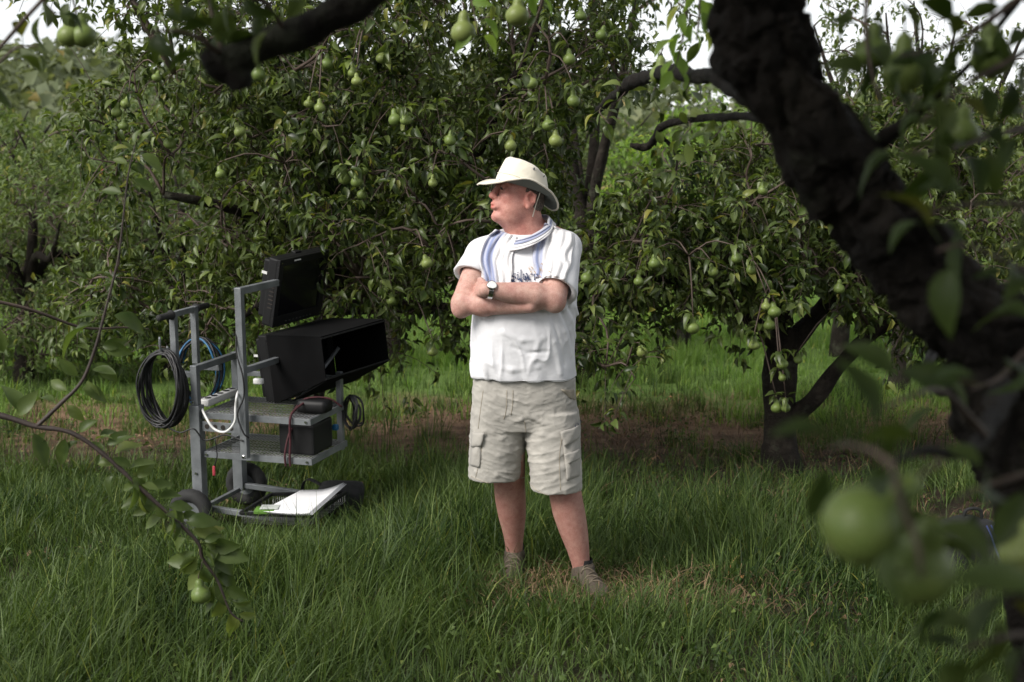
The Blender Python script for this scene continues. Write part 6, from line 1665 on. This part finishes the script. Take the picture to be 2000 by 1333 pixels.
# ------------------------------------------------------------------ things at the right and far behind
def backpack():
    c = P(1895, 1125, 6.15); g = float(ground_z(c[0], 6.15)); root = empty('backpack', (c[0], 6.15, g)); tag(root, 'dark backpack with blue stripes standing in the grass behind the near pears', 'bag')
    f_ = Field((c[0] - .30, 5.9, g - .02), (c[0] + .30, 6.4, g + .36), .009)
    f_.ell((c[0], 6.15, g + .12), (.21, .12, .15), None, .02); f_.ell((c[0] - .02, 6.16, g + .20), (.16, .10, .10), None, .05); f_.ell((c[0] + .03, 6.06, g + .09), (.14, .06, .09), None, .03); f_.plane((0, 0, -1), (0, 0, g))
    V, Q = f_.nets(); V = relax(V, Q, 2); V += normals(V, Q) * (.006 * fbm(V * 14, 2))[:, None]; link('bag_body', fast_mesh('bag_body', V, Q, None, fabric_b), root)
    bv = BVHTree.FromPolygons(V.tolist(), Q.tolist()); navy = simple('blue_webbing', (.03, .045, .14), .7, var=.2, scale=40, bmp=.2)
    for k in range(4):
        pts = []
        for t in np.linspace(0, 1, 14):
            o_ = Vector((c[0] + .045 + k * .022 + .05 * t, 5.8, g + .27 - .18 * t)); h = bv.ray_cast(o_, Vector((0, 1, 0)))
            if h[0] is not None: pts.append(np.array(h[0]) + np.array([0, -.003, 0]))
        if len(pts) > 3: MB().add(*tube_vf(np.array(pts), .0045, 5)).build('stripe', navy, root)
    pts = spline(np.array([(c[0] - .12, 6.06, g + .20), (c[0] - .10, 5.99, g + .24), (c[0] - .07, 5.98, g + .12), (c[0] - .10, 6.03, g + .04)]), 20); MB().add(*tube_vf(pts, .012, 6)).build('shoulder_strap', fabric_b, root)
    pts = spline(np.array([(c[0] - .04, 6.15, g + .27), (c[0] - .03, 6.14, g + .33), (c[0] + .03, 6.14, g + .33), (c[0] + .04, 6.15, g + .27)]), 14); MB().add(*tube_vf(pts, .008, 6)).build('grab_handle', fabric_b, root)
backpack()
# looped cable hanging against the leaning trunk
root = empty('cable_coil', P(1840, 720, 2.3)); tag(root, 'black cable loop hanging beside the leaning trunk at the right', 'cable', 'coiled cables on the cart' if False else None)
for k in range(7):
    rr = np.random.default_rng(400 + k); a = np.linspace(0, 2 * math.pi, 34); ru, rw = .026 * (1 + rr.normal(0, .12)), .040 * (1 + rr.normal(0, .06))
    c = P(1848, 722, 2.3); pts = c + np.stack([ru * np.sin(a), .006 * np.sin(2 * a + k) + .004 * k, rw * np.cos(a)], -1); MB().add(*tube_vf(pts, .0026, 5, caps=False)).build('loop', cable_m, root)
MB().add(*tube_vf(spline([P(1862, 755, 2.3), P(1864, 790, 2.3), P(1860, 840, 2.3)], 8), .002, 5)).build('cable_end', cable_m, root)
# marker stake far at the left
c = P(203, 352, 17.0); g = float(ground_z(c[0], 17.0)); sk = empty('marker_stake', (c[0], 17.0, g)); tag(sk, 'thin white stake with red top among the far left trees', 'stake')
zt_ = P(203, 348, 17.0)[2]
MB().add(*tube_vf([(c[0], 17, g - .1), (c[0], 17, zt_ - .06), (c[0], 17, zt_)], .022, 8)).build('shaft', white_p, sk)
MB().add(*tube_vf([(c[0], 17, zt_), (c[0], 17, zt_ + .10), (c[0], 17, zt_ + .12)], [.026, .026, .015], 8)).build('red_tip', simple('red_paint', (.6, .04, .03), .5, bmp=0), sk)
